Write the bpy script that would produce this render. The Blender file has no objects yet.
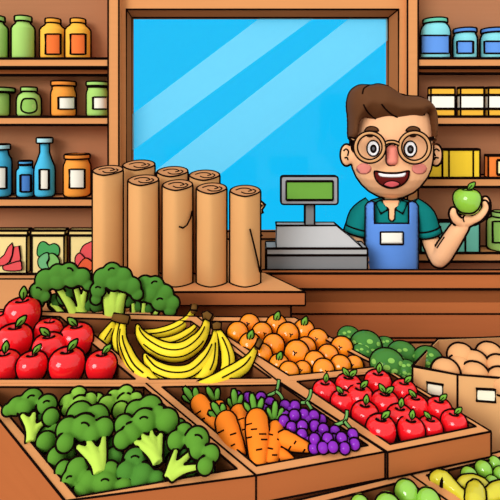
import bpy, bmesh, math, random
from mathutils import Vector, Matrix
from mathutils.bvhtree import BVHTree
from mathutils.geometry import delaunay_2d_cdt
random.seed(7)
scene = bpy.context.scene
C = scene.collection
# ------------------------------------------------------------------ camera
H = 1.57                       # eye height of a shopper
EYE = Vector((0, 0, H))
cd = bpy.data.cameras.new('camera'); cam = bpy.data.objects.new('camera', cd); C.objects.link(cam)
cam.location = EYE; cam.rotation_euler = (math.pi/2, 0, 0)
cd.sensor_width = 36; cd.lens = 36; cd.shift_y = -0.26; cd.clip_start = .02
scene.camera = cam
# ------------------------------------------------------------------ world + lights + exposure
w = bpy.data.worlds.new('world'); scene.world = w; w.use_nodes = True
w.node_tree.nodes['Background'].inputs[0].default_value = (1, .985, .96, 1)
w.node_tree.nodes['Background'].inputs[1].default_value = .88
sd = bpy.data.lights.new('sun', 'SUN'); sd.energy = 1.95; sd.angle = math.radians(30)
sun = bpy.data.objects.new('sun', sd); C.objects.link(sun)
sun.rotation_euler = Vector((-.56, -.78, .38)).to_track_quat('Z', 'Y').to_euler()
scene.view_settings.view_transform = 'Standard'
scene.view_settings.look = 'None'
scene.view_settings.exposure = 0.08
scene.view_settings.gamma = 1.0
# ------------------------------------------------------------------ materials
def lin(h):
    h = h.lstrip('#'); o = []
    for i in (0, 2, 4):
        c = int(h[i:i+2], 16)/255
        o.append(c/12.92 if c <= .04045 else ((c+.055)/1.055)**2.4)
    return (*o, 1)
MATS = {}
def mat(name, hx, rough=.9, spec=0.0, ior=1.5, grain=0, alpha=1):
    if name in MATS: return MATS[name]
    m = bpy.data.materials.new(name); m.use_nodes = True
    nt = m.node_tree; b = nt.nodes['Principled BSDF']
    c = lin(hx)
    b.inputs['Base Color'].default_value = c
    b.inputs['Roughness'].default_value = rough
    b.inputs['Specular IOR Level'].default_value = spec
    b.inputs['IOR'].default_value = ior
    b.inputs['Alpha'].default_value = alpha
    # a faint natural mottling so that no surface is dead flat
    n = nt.nodes.new('ShaderNodeTexNoise'); tc = nt.nodes.new('ShaderNodeTexCoord')
    mp = nt.nodes.new('ShaderNodeMapping')
    nt.links.new(tc.outputs['Object'], mp.inputs[0]); nt.links.new(mp.outputs[0], n.inputs['Vector'])
    mp.inputs['Scale'].default_value = (2, 8, 40) if grain else (18, 18, 18)
    n.inputs['Scale'].default_value = 1.0
    r = nt.nodes.new('ShaderNodeMix'); r.data_type = 'RGBA'
    k = .94 if grain else .975
    r.inputs[6].default_value = (c[0]*k, c[1]*k, c[2]*k, 1)
    r.inputs[7].default_value = (min(1, c[0]*(2-k)), min(1, c[1]*(2-k)), min(1, c[2]*(2-k)), 1)
    nt.links.new(n.outputs[0], r.inputs[0]); nt.links.new(r.outputs[2], b.inputs['Base Color'])
    MATS[name] = m
    return m
INK = mat('black_line', '#140A08')
def fruit(name, hx, spec=.55, ior=1.5): return mat(name, hx, .10, spec, ior)
board = mat('light_board', '#D6935C', grain=1)
backp = mat('shelf_back', '#A8714F', grain=1)
under = mat('underside_shade', '#9A5930', grain=1)
reveal = mat('reveal_wood', '#9A613A', grain=1)
redw = mat('red_brown_wood_and_shade', '#B5683A', grain=1)
redw2 = mat('red_brown_panel', '#B0643A', grain=1)
darkw = mat('dark_wood_and_shade', '#8A4E2A', grain=1)
rimw = mat('crate_rim_wood', '#DE9860', grain=1)  # light crate tops; face and inside browns have shade put into the colour
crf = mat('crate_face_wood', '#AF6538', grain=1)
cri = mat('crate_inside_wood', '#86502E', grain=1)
card = mat('cardboard', '#DFAA70')
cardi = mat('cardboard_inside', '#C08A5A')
white = mat('white_paper', '#F8F6E6')
# ------------------------------------------------------------------ geometry helpers
def at(px, py, Y): return Vector(((px-250)/500*Y, Y, H-(py-120)/500*Y))
PA, PB = .64, .135             # the tilted display plane: z = PA + PB*Y
def pp(px, py, dz=0.0, a=PA):
    Y = (H-a-dz)/((py-120)/500+PB)
    return at(px, py, Y)
def plz(Y, a=PA): return a+PB*Y
def catmull(P, n=5, closed=True):
    P = [Vector(p) for p in P]; N = len(P); out = []
    for i in range(N if closed else N-1):
        if closed: a, b, c, d = P[i-1], P[i], P[(i+1) % N], P[(i+2) % N]
        else: a, b, c, d = P[max(i-1, 0)], P[i], P[i+1], P[min(i+2, N-1)]
        for k in range(n):
            t = k/n
            out.append(.5*((2*b)+(c-a)*t+(2*a-5*b+4*c-d)*t*t+(3*b-a-3*c+d)*t*t*t))
    if not closed: out.append(P[-1])
    return out
def ell(cx, cy, rx, ry, n=24, a0=0, a1=2*math.pi):
    full = abs(a1-a0-2*math.pi) < 1e-6
    return [(cx+rx*math.cos(a0+(a1-a0)*i/(n if full else n-1)), cy+ry*math.sin(a0+(a1-a0)*i/(n if full else n-1))) for i in range(n)]
def rrect(x0, y0, x1, y1, r, n=4):
    out = []
    for cx, cy, a in ((x1-r, y0+r, -90), (x1-r, y1-r, 0), (x0+r, y1-r, 90), (x0+r, y0+r, 180)):
        for i in range(n+1):
            t = math.radians(a+90*i/n); out.append((cx+r*math.cos(t), cy+r*math.sin(t)))
    return out
PEN = 1.22
RIM = .17            # the drawn rim lies just on the near side of each rounded form
class MB:
    """a mesh of one part: faces, plus the black drawn lines that edge it"""
    def __init__(s): s.v = []; s.f = []; s.m = []; s.s = []; s.lines = []; s.flat = []
    def add(s, vs, fs, m=0, smooth=True):
        o = len(s.v); s.v += [Vector(v) for v in vs]
        for f in fs: s.f.append(tuple(i+o for i in f)); s.m.append(m); s.s.append(smooth)
        return s
    def line(s, pts, closed=False, r=None): s.lines.append(([Vector(p) for p in pts], closed, r)); return s
    def prism(s, bot, top, m=0, ink=True, inkv=True, smooth=False, cap=True, skip=()):
        n = len(bot); vs = list(bot)+list(top)
        fs = [(i, (i+1) % n, n+(i+1) % n, n+i) for i in range(n)]
        if cap: fs += [tuple(range(n-1, -1, -1)), tuple(range(n, 2*n))]
        s.add(vs, fs, m, smooth)
        if ink:
            s.line(bot, True); s.line(top, True)
            if inkv:
                for i in range(n):
                    a = (Vector(bot[i])-Vector(bot[i-1])); b = (Vector(bot[(i+1) % n])-Vector(bot[i]))
                    if a.length > 1e-7 and b.length > 1e-7 and a.angle(b) > .5: s.line([bot[i], top[i]])
        return s
    def box(s, a, b, m=0, ink=True):
        x0, y0, z0 = a; x1, y1, z1 = b
        return s.prism([(x0, y0, z0), (x1, y0, z0), (x1, y1, z0), (x0, y1, z0)], [(x0, y0, z1), (x1, y0, z1), (x1, y1, z1), (x0, y1, z1)], m, ink)
    def pxbox(s, x0, y0, x1, y1, Y, d, m=0, ink=True):
        a = at(x0, y1, Y); b = at(x1, y0, Y)
        return s.box((a.x, Y, a.z), (b.x, Y+d, b.z), m, ink)
    def pxprism(s, poly, Y, d, m=0, ink=True, inkv=True, smooth=False):
        f = [at(x, y, Y) for x, y in poly]; k = [p+Vector((0, d, 0)) for p in f]
        return s.prism(f, k, m, ink, inkv, smooth)
    def lathe(s, prof, c, m=0, seg=28, sharp=.75, rot=None, ry=1.0):
        """prof: (radius, height) list; c: base centre"""
        c = Vector(c); n = len(prof); rings = []; cuts = []
        for i in range(n):
            cut = False
            if 0 < i < n-1:
                a = Vector(prof[i])-Vector(prof[i-1]); b = Vector(prof[i+1])-Vector(prof[i])
                cut = a.angle(b) > sharp
            rings.append((prof[i], cut))
        def ring(p):
            out = []
            for k in range(seg):
                t = 2*math.pi*k/seg; q = Vector((p[0]*math.cos(t), ry*p[0]*math.sin(t), p[1]))
                if rot: q = rot @ q
                out.append(c+q)
            return out
        cur = ring(rings[0][0]); vs = list(cur); fs = []; base = 0
        for i in range(1, n):
            nx = ring(rings[i][0]); o = len(vs); vs += nx
            for k in range(seg): fs.append((base+k, base+(k+1) % seg, o+(k+1) % seg, o+k))
            base = o
            if rings[i][1]:
                s.line(nx, True); base = len(vs); vs += ring(rings[i][0])
        s.add(vs, fs, m, True)
        return s
    def ball(s, c, r, m=0, seg=20, rings=12, rot=None):
        if not hasattr(r, '__len__'): r = (r, r, r)
        c = Vector(c); vs = []; fs = []
        for i in range(rings+1):
            ph = math.pi*i/rings
            for k in range(seg):
                t = 2*math.pi*k/seg
                q = Vector((r[0]*math.sin(ph)*math.cos(t), r[1]*math.sin(ph)*math.sin(t), r[2]*math.cos(ph)))
                if rot: q = rot @ q
                vs.append(c+q)
        for i in range(rings):
            for k in range(seg): fs.append((i*seg+k, i*seg+(k+1) % seg, (i+1)*seg+(k+1) % seg, (i+1)*seg+k))
        return s.add(vs, fs, m, True)
    def tube(s, pts, rad, m=0, seg=12, smooth=True, cap=True, closed=False, flat=1.0):
        pts = [Vector(p) for p in pts]; n = len(pts)
        if not hasattr(rad, '__len__'): rad = [rad]*n
        if len(rad) != n:
            rr = []
            for i in range(n):
                t = i/(n-1)*(len(rad)-1); k = min(int(t), len(rad)-2); rr.append(rad[k]+(rad[k+1]-rad[k])*(t-k))
            rad = rr
        T = []
        for i in range(n):
            a = pts[(i-1) % n] if (closed or i > 0) else pts[i]; b = pts[(i+1) % n] if (closed or i < n-1) else pts[i]
            d = b-a; T.append(d.normalized() if d.length > 1e-9 else Vector((0, 0, 1)))
        up = Vector((0, 0, 1)) if abs(T[0].z) < .9 else Vector((1, 0, 0))
        u = (up-T[0]*up.dot(T[0])).normalized(); vs = []; fs = []
        for i in range(n):
            u = (u-T[i]*u.dot(T[i]));
            u = u.normalized() if u.length > 1e-6 else T[i].orthogonal().normalized()
            vv = T[i].cross(u); k_ = 1.0
            if (closed or 0 < i < n-1):
                a = pts[i]-pts[i-1]; b = pts[(i+1) % n]-pts[i]
                if a.length > 1e-9 and b.length > 1e-9: k_ = min(1.45, 1/max(.3, math.cos(a.angle(b)/2)))
            for k in range(seg):
                t = 2*math.pi*k/seg; vs.append(pts[i]+(u*math.cos(t)*flat+vv*math.sin(t))*rad[i]*(k_ if seg < 8 else 1))
        for i in range(n if closed else n-1):
            j = (i+1) % n
            for k in range(seg): fs.append((i*seg+k, i*seg+(k+1) % seg, j*seg+(k+1) % seg, j*seg+k))
        if cap and not closed:
            fs += [tuple(range(seg-1, -1, -1)), tuple(range((n-1)*seg, n*seg))]
        return s.add(vs, fs, m, smooth)
    def puff(s, poly, fn, T, R, g, m=0, back=1.0, ink=True, rim=False):
        """rounded solid from an outline: fn(x, y, depth) -> point"""
        poly = [Vector((p[0], p[1])) for p in poly]; P = []
        for i in range(len(poly)):
            a, b = poly[i], poly[(i+1) % len(poly)]; k = max(1, int((b-a).length/g))
            for j in range(k): P.append(a.lerp(b, j/k))
        def dist(q):
            best = 1e9
            for i in range(len(P)):
                a, b = P[i], P[(i+1) % len(P)]; ab = b-a; L = ab.length_squared
                t = 0 if L == 0 else max(0, min(1, (q-a).dot(ab)/L)); best = min(best, (q-a-ab*t).length)
            return best
        def inside(q):
            c = False
            for i in range(len(P)):
                a, b = P[i], P[(i+1) % len(P)]
                if (a.y > q.y) != (b.y > q.y) and q.x < (b.x-a.x)*(q.y-a.y)/(b.y-a.y)+a.x: c = not c
            return c
        x0 = min(p.x for p in P); x1 = max(p.x for p in P); y0 = min(p.y for p in P); y1 = max(p.y for p in P)
        I = []; y = y0+g*.5; row = 0
        while y < y1:
            x = x0+g*(.25 if row % 2 else .75)
            while x < x1:
                q = Vector((x, y))
                if inside(q) and dist(q) > .45*g: I.append(q)
                x += g
            y += g*.87; row += 1
        res = delaunay_2d_cdt(P+I, [], [list(range(len(P)))], 1, 1e-7)
        vc, fc = res[0], res[2]
        ds = [dist(Vector((v.x, v.y))) for v in vc]
        dp = [0 if d < g*.02 else T*math.sqrt(max(0, 1-(1-min(d/R, 1))**2)) for d in ds]
        fr = [fn(v.x, v.y, d) for v, d in zip(vc, dp)]
        n = len(vc); bk = {}; vs = list(fr)
        for i in range(n):
            if dp[i] == 0: bk[i] = i
            else: bk[i] = len(vs); vs.append(fn(vc[i].x, vc[i].y, -dp[i]*back))
        fs = [tuple(f) for f in fc]+[tuple(bk[i] for i in reversed(f)) for f in fc]
        fs = [f for f in fs if len(set(f)) == len(f)]
        nf = len(s.f)
        s.add(vs, fs, m, True)
        if not rim: s.flat.append((nf, len(s.f)))
        if ink: s.line([fn(p.x, p.y, 0) for p in P], True)
        return s
    def puffpx(s, poly, Y, T, R=None, g=2.0, m=0, back=1.0, ink=True):
        if R is None: R = T/Y*500
        return s.puff(poly, lambda x, y, d: at(x, y, Y)+Vector((0, -d, 0)), T, R, g, m, back, ink)
    def bvh(s): return BVHTree.FromPolygons(s.v, s.f)
    def orient(s):
        me = bpy.data.meshes.new('t'); me.from_pydata([tuple(v) for v in s.v], [], s.f); bm = bmesh.new(); bm.from_mesh(me)
        bmesh.ops.recalc_face_normals(bm, faces=bm.faces); s.f = [tuple(v.index for v in f.verts) for f in bm.faces]; bm.free(); bpy.data.meshes.remove(me)
    def contour(s, eye, rim=RIM):
        s.orient()
        acc = [Vector((0, 0, 0)) for _ in s.v]
        tris = []
        for fi, (f, sm) in enumerate(zip(s.f, s.s)):
            if not sm or any(a <= fi < b for a, b in s.flat): continue
            a, b, c = s.v[f[0]], s.v[f[1]], s.v[f[2]]
            nrm = (b-a).cross(c-a)
            if len(f) == 4: nrm = (s.v[f[2]]-a).cross(s.v[f[3]]-b)
            for i in f: acc[i] += nrm
            for k in range(1, len(f)-1): tris.append((f[0], f[k], f[k+1]))
        g = [n.normalized().dot((eye-v).normalized())-rim if n.length > 0 else -rim for n, v in zip(acc, s.v)]
        key = {}; adj = {}
        def pt(i, j):
            k = (min(i, j), max(i, j))
            if k not in key:
                t = g[i]/(g[i]-g[j]) if g[i] != g[j] else .5; key[k] = s.v[i].lerp(s.v[j], t)
            return k
        for t in tris:
            sg = [g[i] > 0 for i in t]
            if all(sg) or not any(sg): continue
            ks = [pt(t[i], t[(i+1) % 3]) for i in range(3) if sg[i] != sg[(i+1) % 3]]
            if len(ks) == 2:
                adj.setdefault(ks[0], []).append(ks[1]); adj.setdefault(ks[1], []).append(ks[0])
        used = set(); out = []
        def walk(st):
            ch = [st]; used.add(st)
            cur = st
            while True:
                nx = [k for k in adj[cur] if k not in used]
                if not nx: break
                cur = nx[0]; used.add(cur); ch.append(cur)
            return ch, (len(ch) > 3 and st in adj[cur])
        for k in sorted(adj, key=lambda k: len(adj[k])):
            if k in used: continue
            ch, cl = walk(k)
            P = [key[c] for c in ch]; Q = [P[0]]
            for p in P[1:]:
                if (p-Q[-1]).length > .0012: Q.append(p)
            if len(Q) >= 3: out.append((Q, cl))
        return out
    def build(s, name, mats, parent=None, ink=True, r=None, eye=None, minlen=0.0, smooth_contour=0, rim=None):
        if not isinstance(mats, (list, tuple)): mats = [mats]
        off = parent_world(parent)
        nink = len(mats)
        eye = eye or EYE
        if r is None:
            c = sum(s.v, Vector())/max(1, len(s.v)); r = .00145*max(.8, (c-EYE).length*.96)
        L = list(s.lines)
        if ink:
            for P, cl in s.contour(eye, rim or (.30 if eye is not EYE else RIM)):
                ln = sum((P[i+1]-P[i]).length for i in range(len(P)-1))
                if ln < minlen: continue
                for _ in range(smooth_contour):
                    n = len(P)
                    P = [(P[i-1]+P[i]*2+P[(i+1) % n])/4 if (cl or 0 < i < n-1) else P[i] for i in range(n)]
                L.append((P, cl, r*1.45))
        nb = len(s.v)
        if ink or s.lines:
            for P, cl, rr in L: s.tube(P, (rr or r)*PEN, nink, 6, True, True, cl)
        me = bpy.data.meshes.new(name)
        me.from_pydata([tuple(v-off) for v in s.v], [], s.f)
        for mm in list(mats)+[INK]: me.materials.append(mm)
        for p, mi, sm in zip(me.polygons, s.m, s.s): p.material_index = mi; p.use_smooth = sm
        bm = bmesh.new(); bm.from_mesh(me); bmesh.ops.recalc_face_normals(bm, faces=bm.faces); bm.to_mesh(me); bm.free()
        o = bpy.data.objects.new(name, me); C.objects.link(o)
        if parent: o.parent = parent
        return o
def parent_world(p):
    v = Vector((0, 0, 0))
    while p is not None: v += p.location; p = p.parent
    return v
def thing(name, label, cat, loc=(0, 0, 0), group=None, kind=None):
    o = bpy.data.objects.new(name, None); C.objects.link(o); o.location = loc; o.empty_display_size = .05
    if kind: o['kind'] = kind
    else: o['label'] = label; o['category'] = cat
    if group: o['group'] = group
    return o
def tag(o, label, cat, group=None):
    o['label'] = label; o['category'] = cat
    if group: o['group'] = group
    return o
def copy_tree(o, parent=None):
    c = o.copy(); C.objects.link(c); c.parent = parent
    for ch in [x for x in bpy.data.objects if x.parent == o]: copy_tree(ch, c)
    return c
def copy_kids(proto_kids, root):
    for ch, subs in proto_kids:
        c = ch.copy(); C.objects.link(c); c.parent = root
        for q in subs:
            d = q.copy(); C.objects.link(d); d.parent = c
def remesh(mb, voxel, iters=4, fac=.5):
    me = bpy.data.meshes.new('tmp'); me.from_pydata([tuple(v) for v in mb.v], [], mb.f)
    bm = bmesh.new(); bm.from_mesh(me); bmesh.ops.recalc_face_normals(bm, faces=bm.faces); bm.to_mesh(me); bm.free()
    tmp = bpy.data.objects.new('tmp', me); C.objects.link(tmp)
    md = tmp.modifiers.new('r', 'REMESH'); md.mode = 'VOXEL'; md.voxel_size = voxel
    md2 = tmp.modifiers.new('s', 'SMOOTH'); md2.factor = fac; md2.iterations = iters
    bpy.context.view_layer.update()
    ev = tmp.evaluated_get(bpy.context.evaluated_depsgraph_get()); e = ev.to_mesh()
    out = MB(); out.add([v.co.copy() for v in e.vertices], [tuple(p.vertices) for p in e.polygons], 0, True)
    ev.to_mesh_clear(); bpy.data.objects.remove(tmp, do_unlink=True)
    return out
def struct(o): o['kind'] = 'structure'; return o

# ================================================================== THE ROOM
YS, YB = 2.90, 3.06            # shelf fronts, shelf backs
fl = MB().add([(-3, -.6, 0), (3, -.6, 0), (3, 3.2, 0), (-3, 3.2, 0)], [(0, 1, 2, 3)], 0, False)
struct(fl.build('floor', mat('floor_boards', '#A86D45', grain=1), ink=False))
YW = 3.07
wl = MB()
xl, xr = at(124, 0, YW).x, at(401, 0, YW).x
zt, zb = at(0, 6, YW).z, at(0, 242, YW).z
wl.box((-2.6, YW, 0), (xl, YW+.12, 2.9), ink=False); wl.box((xr, YW, 0), (2.6, YW+.12, 2.9), ink=False)
wl.box((xl, YW, zt), (xr, YW+.12, 2.9), ink=False); wl.box((xl, YW, 0), (xr, YW+.12, zb), ink=False)
struct(wl.build('wall_back', backp, ink=False))
# sky seen through the window
sm = bpy.data.materials.new('open_blue_sky'); sm.use_nodes = True; nt = sm.node_tree; nt.nodes.clear()
em = nt.nodes.new('ShaderNodeEmission'); out = nt.nodes.new('ShaderNodeOutputMaterial')
em.inputs[0].default_value = lin('#14BBF4'); em.inputs[1].default_value = 1.0
nt.links.new(em.outputs[0], out.inputs[0])
sk = MB().add([(-4, 6, -1.5), (4, 6, -1.5), (4, 6, 5), (-4, 6, 5)], [(0, 1, 2, 3)], 0, False)
struct(sk.build('sky', sm, ink=False))
win = thing('window_1', '', '', at(260, 239, 3.0), kind='structure')
YC = 2.94
mb = MB()
oc = [(119.7, -25), (406.5, -25), (406.5, 275), (119.7, 275)]; ic = [(126.5, 9.4), (398.5, 9.4), (398.5, 239), (126.5, 239)]
def frame(mb, o3, i3, m=0):
    vs = o3+i3; mb.add(vs, [(i, (i+1) % 4, 4+(i+1) % 4, 4+i) for i in range(4)], m, False)
cf_o = [at(x, y, YC) for x, y in oc]; cf_i = [at(x, y, YC) for x, y in ic]
frame(mb, cf_o, cf_i); frame(mb, [p+Vector((0, .12, 0)) for p in cf_o], [p+Vector((0, .12, 0)) for p in cf_i])
mb.add(cf_o+[p+Vector((0, .12, 0)) for p in cf_o], [(i, (i+1) % 4, 4+(i+1) % 4, 4+i) for i in range(4)], 0, False)
mb.line(cf_o, True); mb.line(cf_i, True)
mb.build('window_casing', board, win)
mb = MB(); r_i = [at(x, y, YC+.07) for x, y in [(131.8, 17.6), (388.2, 17.6), (388.2, 231.5), (131.8, 231.5)]]
frame(mb, cf_i, r_i); mb.line(r_i, True)
for a, b in zip(cf_i, r_i): mb.line([a, b])
mb.add(r_i+[p+Vector((0, .05, 0)) for p in r_i], [(i, (i+1) % 4, 4+(i+1) % 4, 4+i) for i in range(4)], 0, False)
mb.build('window_frame', reveal, win)
gm = bpy.data.materials.new('clear_glass'); gm.use_nodes = True; nt = gm.node_tree; nt.nodes.clear()
tr = nt.nodes.new('ShaderNodeBsdfTransparent'); gl = nt.nodes.new('ShaderNodeBsdfGlossy'); mx = nt.nodes.new('ShaderNodeMixShader'); out = nt.nodes.new('ShaderNodeOutputMaterial')
mx.inputs[0].default_value = .008; gl.inputs['Roughness'].default_value = .1
nt.links.new(tr.outputs[0], mx.inputs[1]); nt.links.new(gl.outputs[0], mx.inputs[2]); nt.links.new(mx.outputs[0], out.inputs[0])
mb = MB().pxbox(131, 17, 389, 232, YC+.085, .006, ink=False); mb.build('window_pane', gm, win, ink=False)
streak = mat('reflection_tint', '#9CEBFA', alpha=.40)  # pale reflection streaks on the glass, painted as a see-through tint
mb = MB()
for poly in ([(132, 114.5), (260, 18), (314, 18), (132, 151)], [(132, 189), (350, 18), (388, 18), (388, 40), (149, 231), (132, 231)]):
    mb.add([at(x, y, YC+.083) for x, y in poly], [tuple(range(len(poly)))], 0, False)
mb.build('painted_reflection', streak, win, ink=False)

# ---- shelving units
def shelf_unit(label, x0, x1, upright, boards, undersides, ybot):
    t = thing('shelf_unit', label, 'shelves', at((x0+x1)/2, ybot, YS).xyz*1.0)
    t.location.z = 0
    a = at(x0, 0, YS).x; b = at(x1, 0, YS).x
    MB().box((a, YB-.012, 0), (b, YB, 2.6), ink=False).build('back_panel', backp, t, ink=False)
    ua, ub = upright
    u = MB(); p = at(ua, 0, YS); q = at(ub, 0, YS); u.box((p.x, YS-.012, 0), (q.x, YB, 2.6)); u.build('side_panel', board, t)
    for y0, y1 in boards:
        m = MB(); m.box((a, YS, at(0, y1, YS).z), (b, YB-.013, at(0, y0, YS).z)); m.build('shelf_board', board, t)
    for y0, y1 in undersides:  # added strip, its dark brown standing in for the shaded shelf underside
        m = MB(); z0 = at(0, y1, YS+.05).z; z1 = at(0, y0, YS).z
        m.box((a, YS+.05, z0), (b, YS+.07, z1-.001)); m.build('shaded_underside', under, t)
    return t
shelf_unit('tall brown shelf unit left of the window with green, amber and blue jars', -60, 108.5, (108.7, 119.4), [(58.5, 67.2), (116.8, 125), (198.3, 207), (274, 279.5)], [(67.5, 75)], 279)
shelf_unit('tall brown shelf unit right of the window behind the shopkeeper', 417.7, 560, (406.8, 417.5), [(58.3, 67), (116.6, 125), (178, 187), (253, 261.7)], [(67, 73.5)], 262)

# ================================================================== JARS AND PACKETS
def px_lathe(mb, prof, cx, ybase, Y, m=0, **k):
    """prof in (radius px, y px) from bottom to top"""
    c = at(cx, ybase, Y); s = Y/500
    return mb.lathe([(r*s, (ybase-y)*s) for r, y in prof], c, m, **k)
def on_jar(cx, R, px, py, Y):
    """the point of an upright round jar that is seen at the pixel"""
    c = at(cx, 120, Y); r = R*Y/500; d = at(px, py, 1)-EYE; a = d.x*d.x+d.y*d.y; b = d.x*c.x+d.y*c.y; q = b*b-a*(c.x*c.x+c.y*c.y-r*r)
    if q > 0: k = (b-math.sqrt(q))/a
    else: k = b/a
    p = EYE+d*k
    if q <= 0: v = Vector((p.x-c.x, p.y-c.y, 0)).normalized()*r; p = Vector((c.x+v.x, c.y+v.y, p.z))
    return p
def bent_label(mb, cx, x0, y0, x1, y1, R, Y, m=0, rnd=0):
    """a label wrapped on the front of a round jar"""
    n = 10; top = []; bot = []
    for i in range(n+1):
        u = x0+(x1-x0)*i/n
        for y, l in ((y0, top), (y1, bot)): l.append(on_jar(cx, R*1.02, u, y, Y))
    vs = bot+top; mb.add(vs, [(i, i+1, n+2+i, n+1+i) for i in range(n)], m, True)
    mb.line(bot+top[::-1], True)
def jar(name, label, group, cx, hw, ytop, ybase, cap, col, capcol, neck=None, shoulder=8, lab=None, labcol=None, r=4, band=False, cat='jar', roundlab=False):
    """hw body half width px; cap (halfwidth, y0, y1); neck half width; lab (x0,y0,x1,y1)"""
    Y = YS+.012+hw*YS/500; 
    Y = min(Y, YB-.02-hw*YS/500*.75)
    t = thing(name, label, cat, at(cx, ybase, Y), group)
    zc = at(0, ybase, YS).z-at(0, ybase, Y).z      # stand on the board
    cw, c0, c1 = cap; nk = neck or cw*.85
    prof = [(0, ybase), (hw-2.2, ybase), (hw-.6, ybase-1), (hw, ybase-3), (hw, ytop+shoulder)]
    if roundlab or band or (neck is None):
        prof += [(hw*.97, ytop+shoulder*.65), (hw*.88, ytop+shoulder*.3), (nk+.6, ytop), (nk, ytop-.5), (nk, c1)]
    else:
        prof += [(hw*.94, ytop+shoulder*.72), (hw*.72, ytop+shoulder*.4), (nk+.5, ytop), (nk, ytop-2), (nk, c1)]
    mb = MB(); px_lathe(mb, prof, cx, ybase, Y, sharp=.95); lift(mb, zc); body = mb.build('bottle_body' if cat == 'bottle' else 'jar_body', col, t)
    mb = MB(); px_lathe(mb, [(0, c1), (cw-.3, c1), (cw, c1-.7), (cw, c0+.8), (cw-.5, c0), (0, c0)], cx, ybase, Y, sharp=.7); lift(mb, zc); mb.build('cap', capcol, t)
    if lab:
        mb = MB()
        if roundlab:
            x0, y0, x1, y1 = lab; pts = catmull([(x0+2, y0), ((x0+x1)/2, y0-1), (x1-2, y0), (x1, (y0+y1)/2), (x1-1.5, y1-2), ((x0+x1)/2, y1), (x0+1.5, y1-2), (x0, (y0+y1)/2)], 4)
            P = [on_jar(cx, hw*1.03, q[0], q[1], Y) for q in pts]
            ctr = sum(P, Vector())/len(P); ctr.y = min(p.y for p in P)
            mb.add([ctr]+P, [(0, i+1, (i+1) % len(P)+1) for i in range(len(P))], 0, True); mb.line(P, True)
        else:
            bent_label(mb, cx, *lab, hw, Y)
        lift(mb, zc); mb.build('paper_label', labcol, t, ink=False)
    return t
def lift(mb, dz):
    d = Vector((0, 0, dz)); mb.v = [v+d for v in mb.v]; mb.lines = [([p+d for p in P], c, r) for P, c, r in mb.lines]
green = mat('green_glaze', '#A3CF6B', .6, .1); amber = mat('amber_glaze', '#F4B43E', .6, .1); orange = mat('orange_glaze', '#F39A3B', .6, .1)
blue = mat('blue_glaze', '#45B5DC', .6, .1); teal = mat('teal_glaze', '#7FD0D8', .6, .1); bl = mat('blue_label', '#5F94E0'); bl2 = mat('mid_blue_label', '#4F86D0')
org = mat('orange_label', '#F2783A'); pale = mat('pale_cap', '#B0E0E8'); acap = mat('amber_cap', '#F0A63A'); ocap = mat('orange_cap', '#E48A38'); tcap = mat('teal_cap', '#62C0A4')
gcap = mat('green_cap', '#9CCB6C'); glab = mat('green_label', '#93C660')
for cx, lb in ((-3.8, 'plain green bottle at the left end of the top left shelf'), (23.2, 'plain green bottle with flat cap beside the two amber bottles')):
    jar('green_bottle', lb, 'green bottles on the top left shelf', cx, 10.6, 20.5, 58.3, (7.6, 15.3, 20.3), green, gcap, 5.5, 7.5, cat='bottle')
jar('amber_bottle', 'left one of two amber bottles with orange labels', 'amber bottles on the top left shelf', 53, 12.1, 22.5, 58.3, (7, 17.6, 22), amber, acap, 6, 7, (45.6, 32.3, 60.5, 52.5), org, cat='bottle')
jar('amber_bottle', 'right one of two amber bottles, nearer the window', 'amber bottles on the top left shelf', 78, 12.1, 22.5, 58.3, (7, 17.6, 22), amber, acap, 6, 7, (70.6, 32.3, 85.5, 52.5), org, cat='bottle')
jar('green_jar', 'wide green pot at the left end of the second left shelf', 'green jars on the second left shelf', -3, 11.4, 92, 116.5, (16.3, 88, 92), green, gcap, None, 3)
jar('green_jar', 'small round green jar with an oval green label', 'green jars on the second left shelf', 29, 11.3, 93, 116.5, (7.4, 87.4, 91.5), green, gcap, 6.3, 8, (21, 99.5, 37, 113), glab, roundlab=True)
jar('orange_jar', 'orange jar with cream label on the second left shelf', 'orange jars on the left shelves', 63.6, 11.8, 87.5, 116.5, (11.6, 81.6, 86), orange, ocap, None, 7, (58.4, 97, 74.9, 109), white)
jar('green_jar', 'green jar with cream label beside the window casing', 'green jars on the second left shelf', 97.6, 10.6, 87.5, 116.5, (10.6, 82, 86), green, gcap, None, 7, (93, 97, 107.5, 109), white)
jar('blue_bottle', 'blue bottle cut off by the left edge of the picture', 'blue bottles on the third left shelf', .4, 10.2, 152, 198, (8.8, 146.2, 151.2), blue, pale, 6, 12, (-5, 169, 6.4, 190.5), white, cat='bottle')
jar('blue_jar', 'small blue jar with a darker blue label between two blue bottles', None, 25.5, 8.5, 167.3, 198, (6.3, 162.5, 166.6), blue, mat('blue_cap', '#4C9BD0'), 5.6, 6, (20.5, 176.5, 30.8, 193.5), bl2)
jar('blue_bottle', 'tall blue bottle with long neck and white label', 'blue bottles on the third left shelf', 44.6, 9.7, 156, 198, (7.4, 139.5, 144.7), blue, pale, 4.2, 17, (39.6, 171.3, 48.8, 191.4), white, cat='bottle')
jar('orange_jar', 'orange jar with square cream label left of the paper rolls', 'orange jars on the left shelves', 77.2, 12.9, 162, 198, (12, 156.4, 160.6), orange, ocap, None, 7, (69.5, 171.5, 84.6, 190.5), white)
t = jar('teal_jar', 'large teal jar with a broad blue band on the top right shelf', 'teal jars on the top right shelf', 435.2, 14.1, 22.8, 58.2, (11.4, 17.8, 22), teal, tcap, None, 9, (421.2, 33.7, 449.2, 51.6), bl, band=True)
jar('teal_jar', 'smaller teal jar with blue lid beside the large one', 'teal jars on the top right shelf', 465, 11, 32, 58.2, (10.6, 27.6, 31.6), teal, bl2, None, 6, (457.2, 39.6, 473, 51.6), bl)
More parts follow.
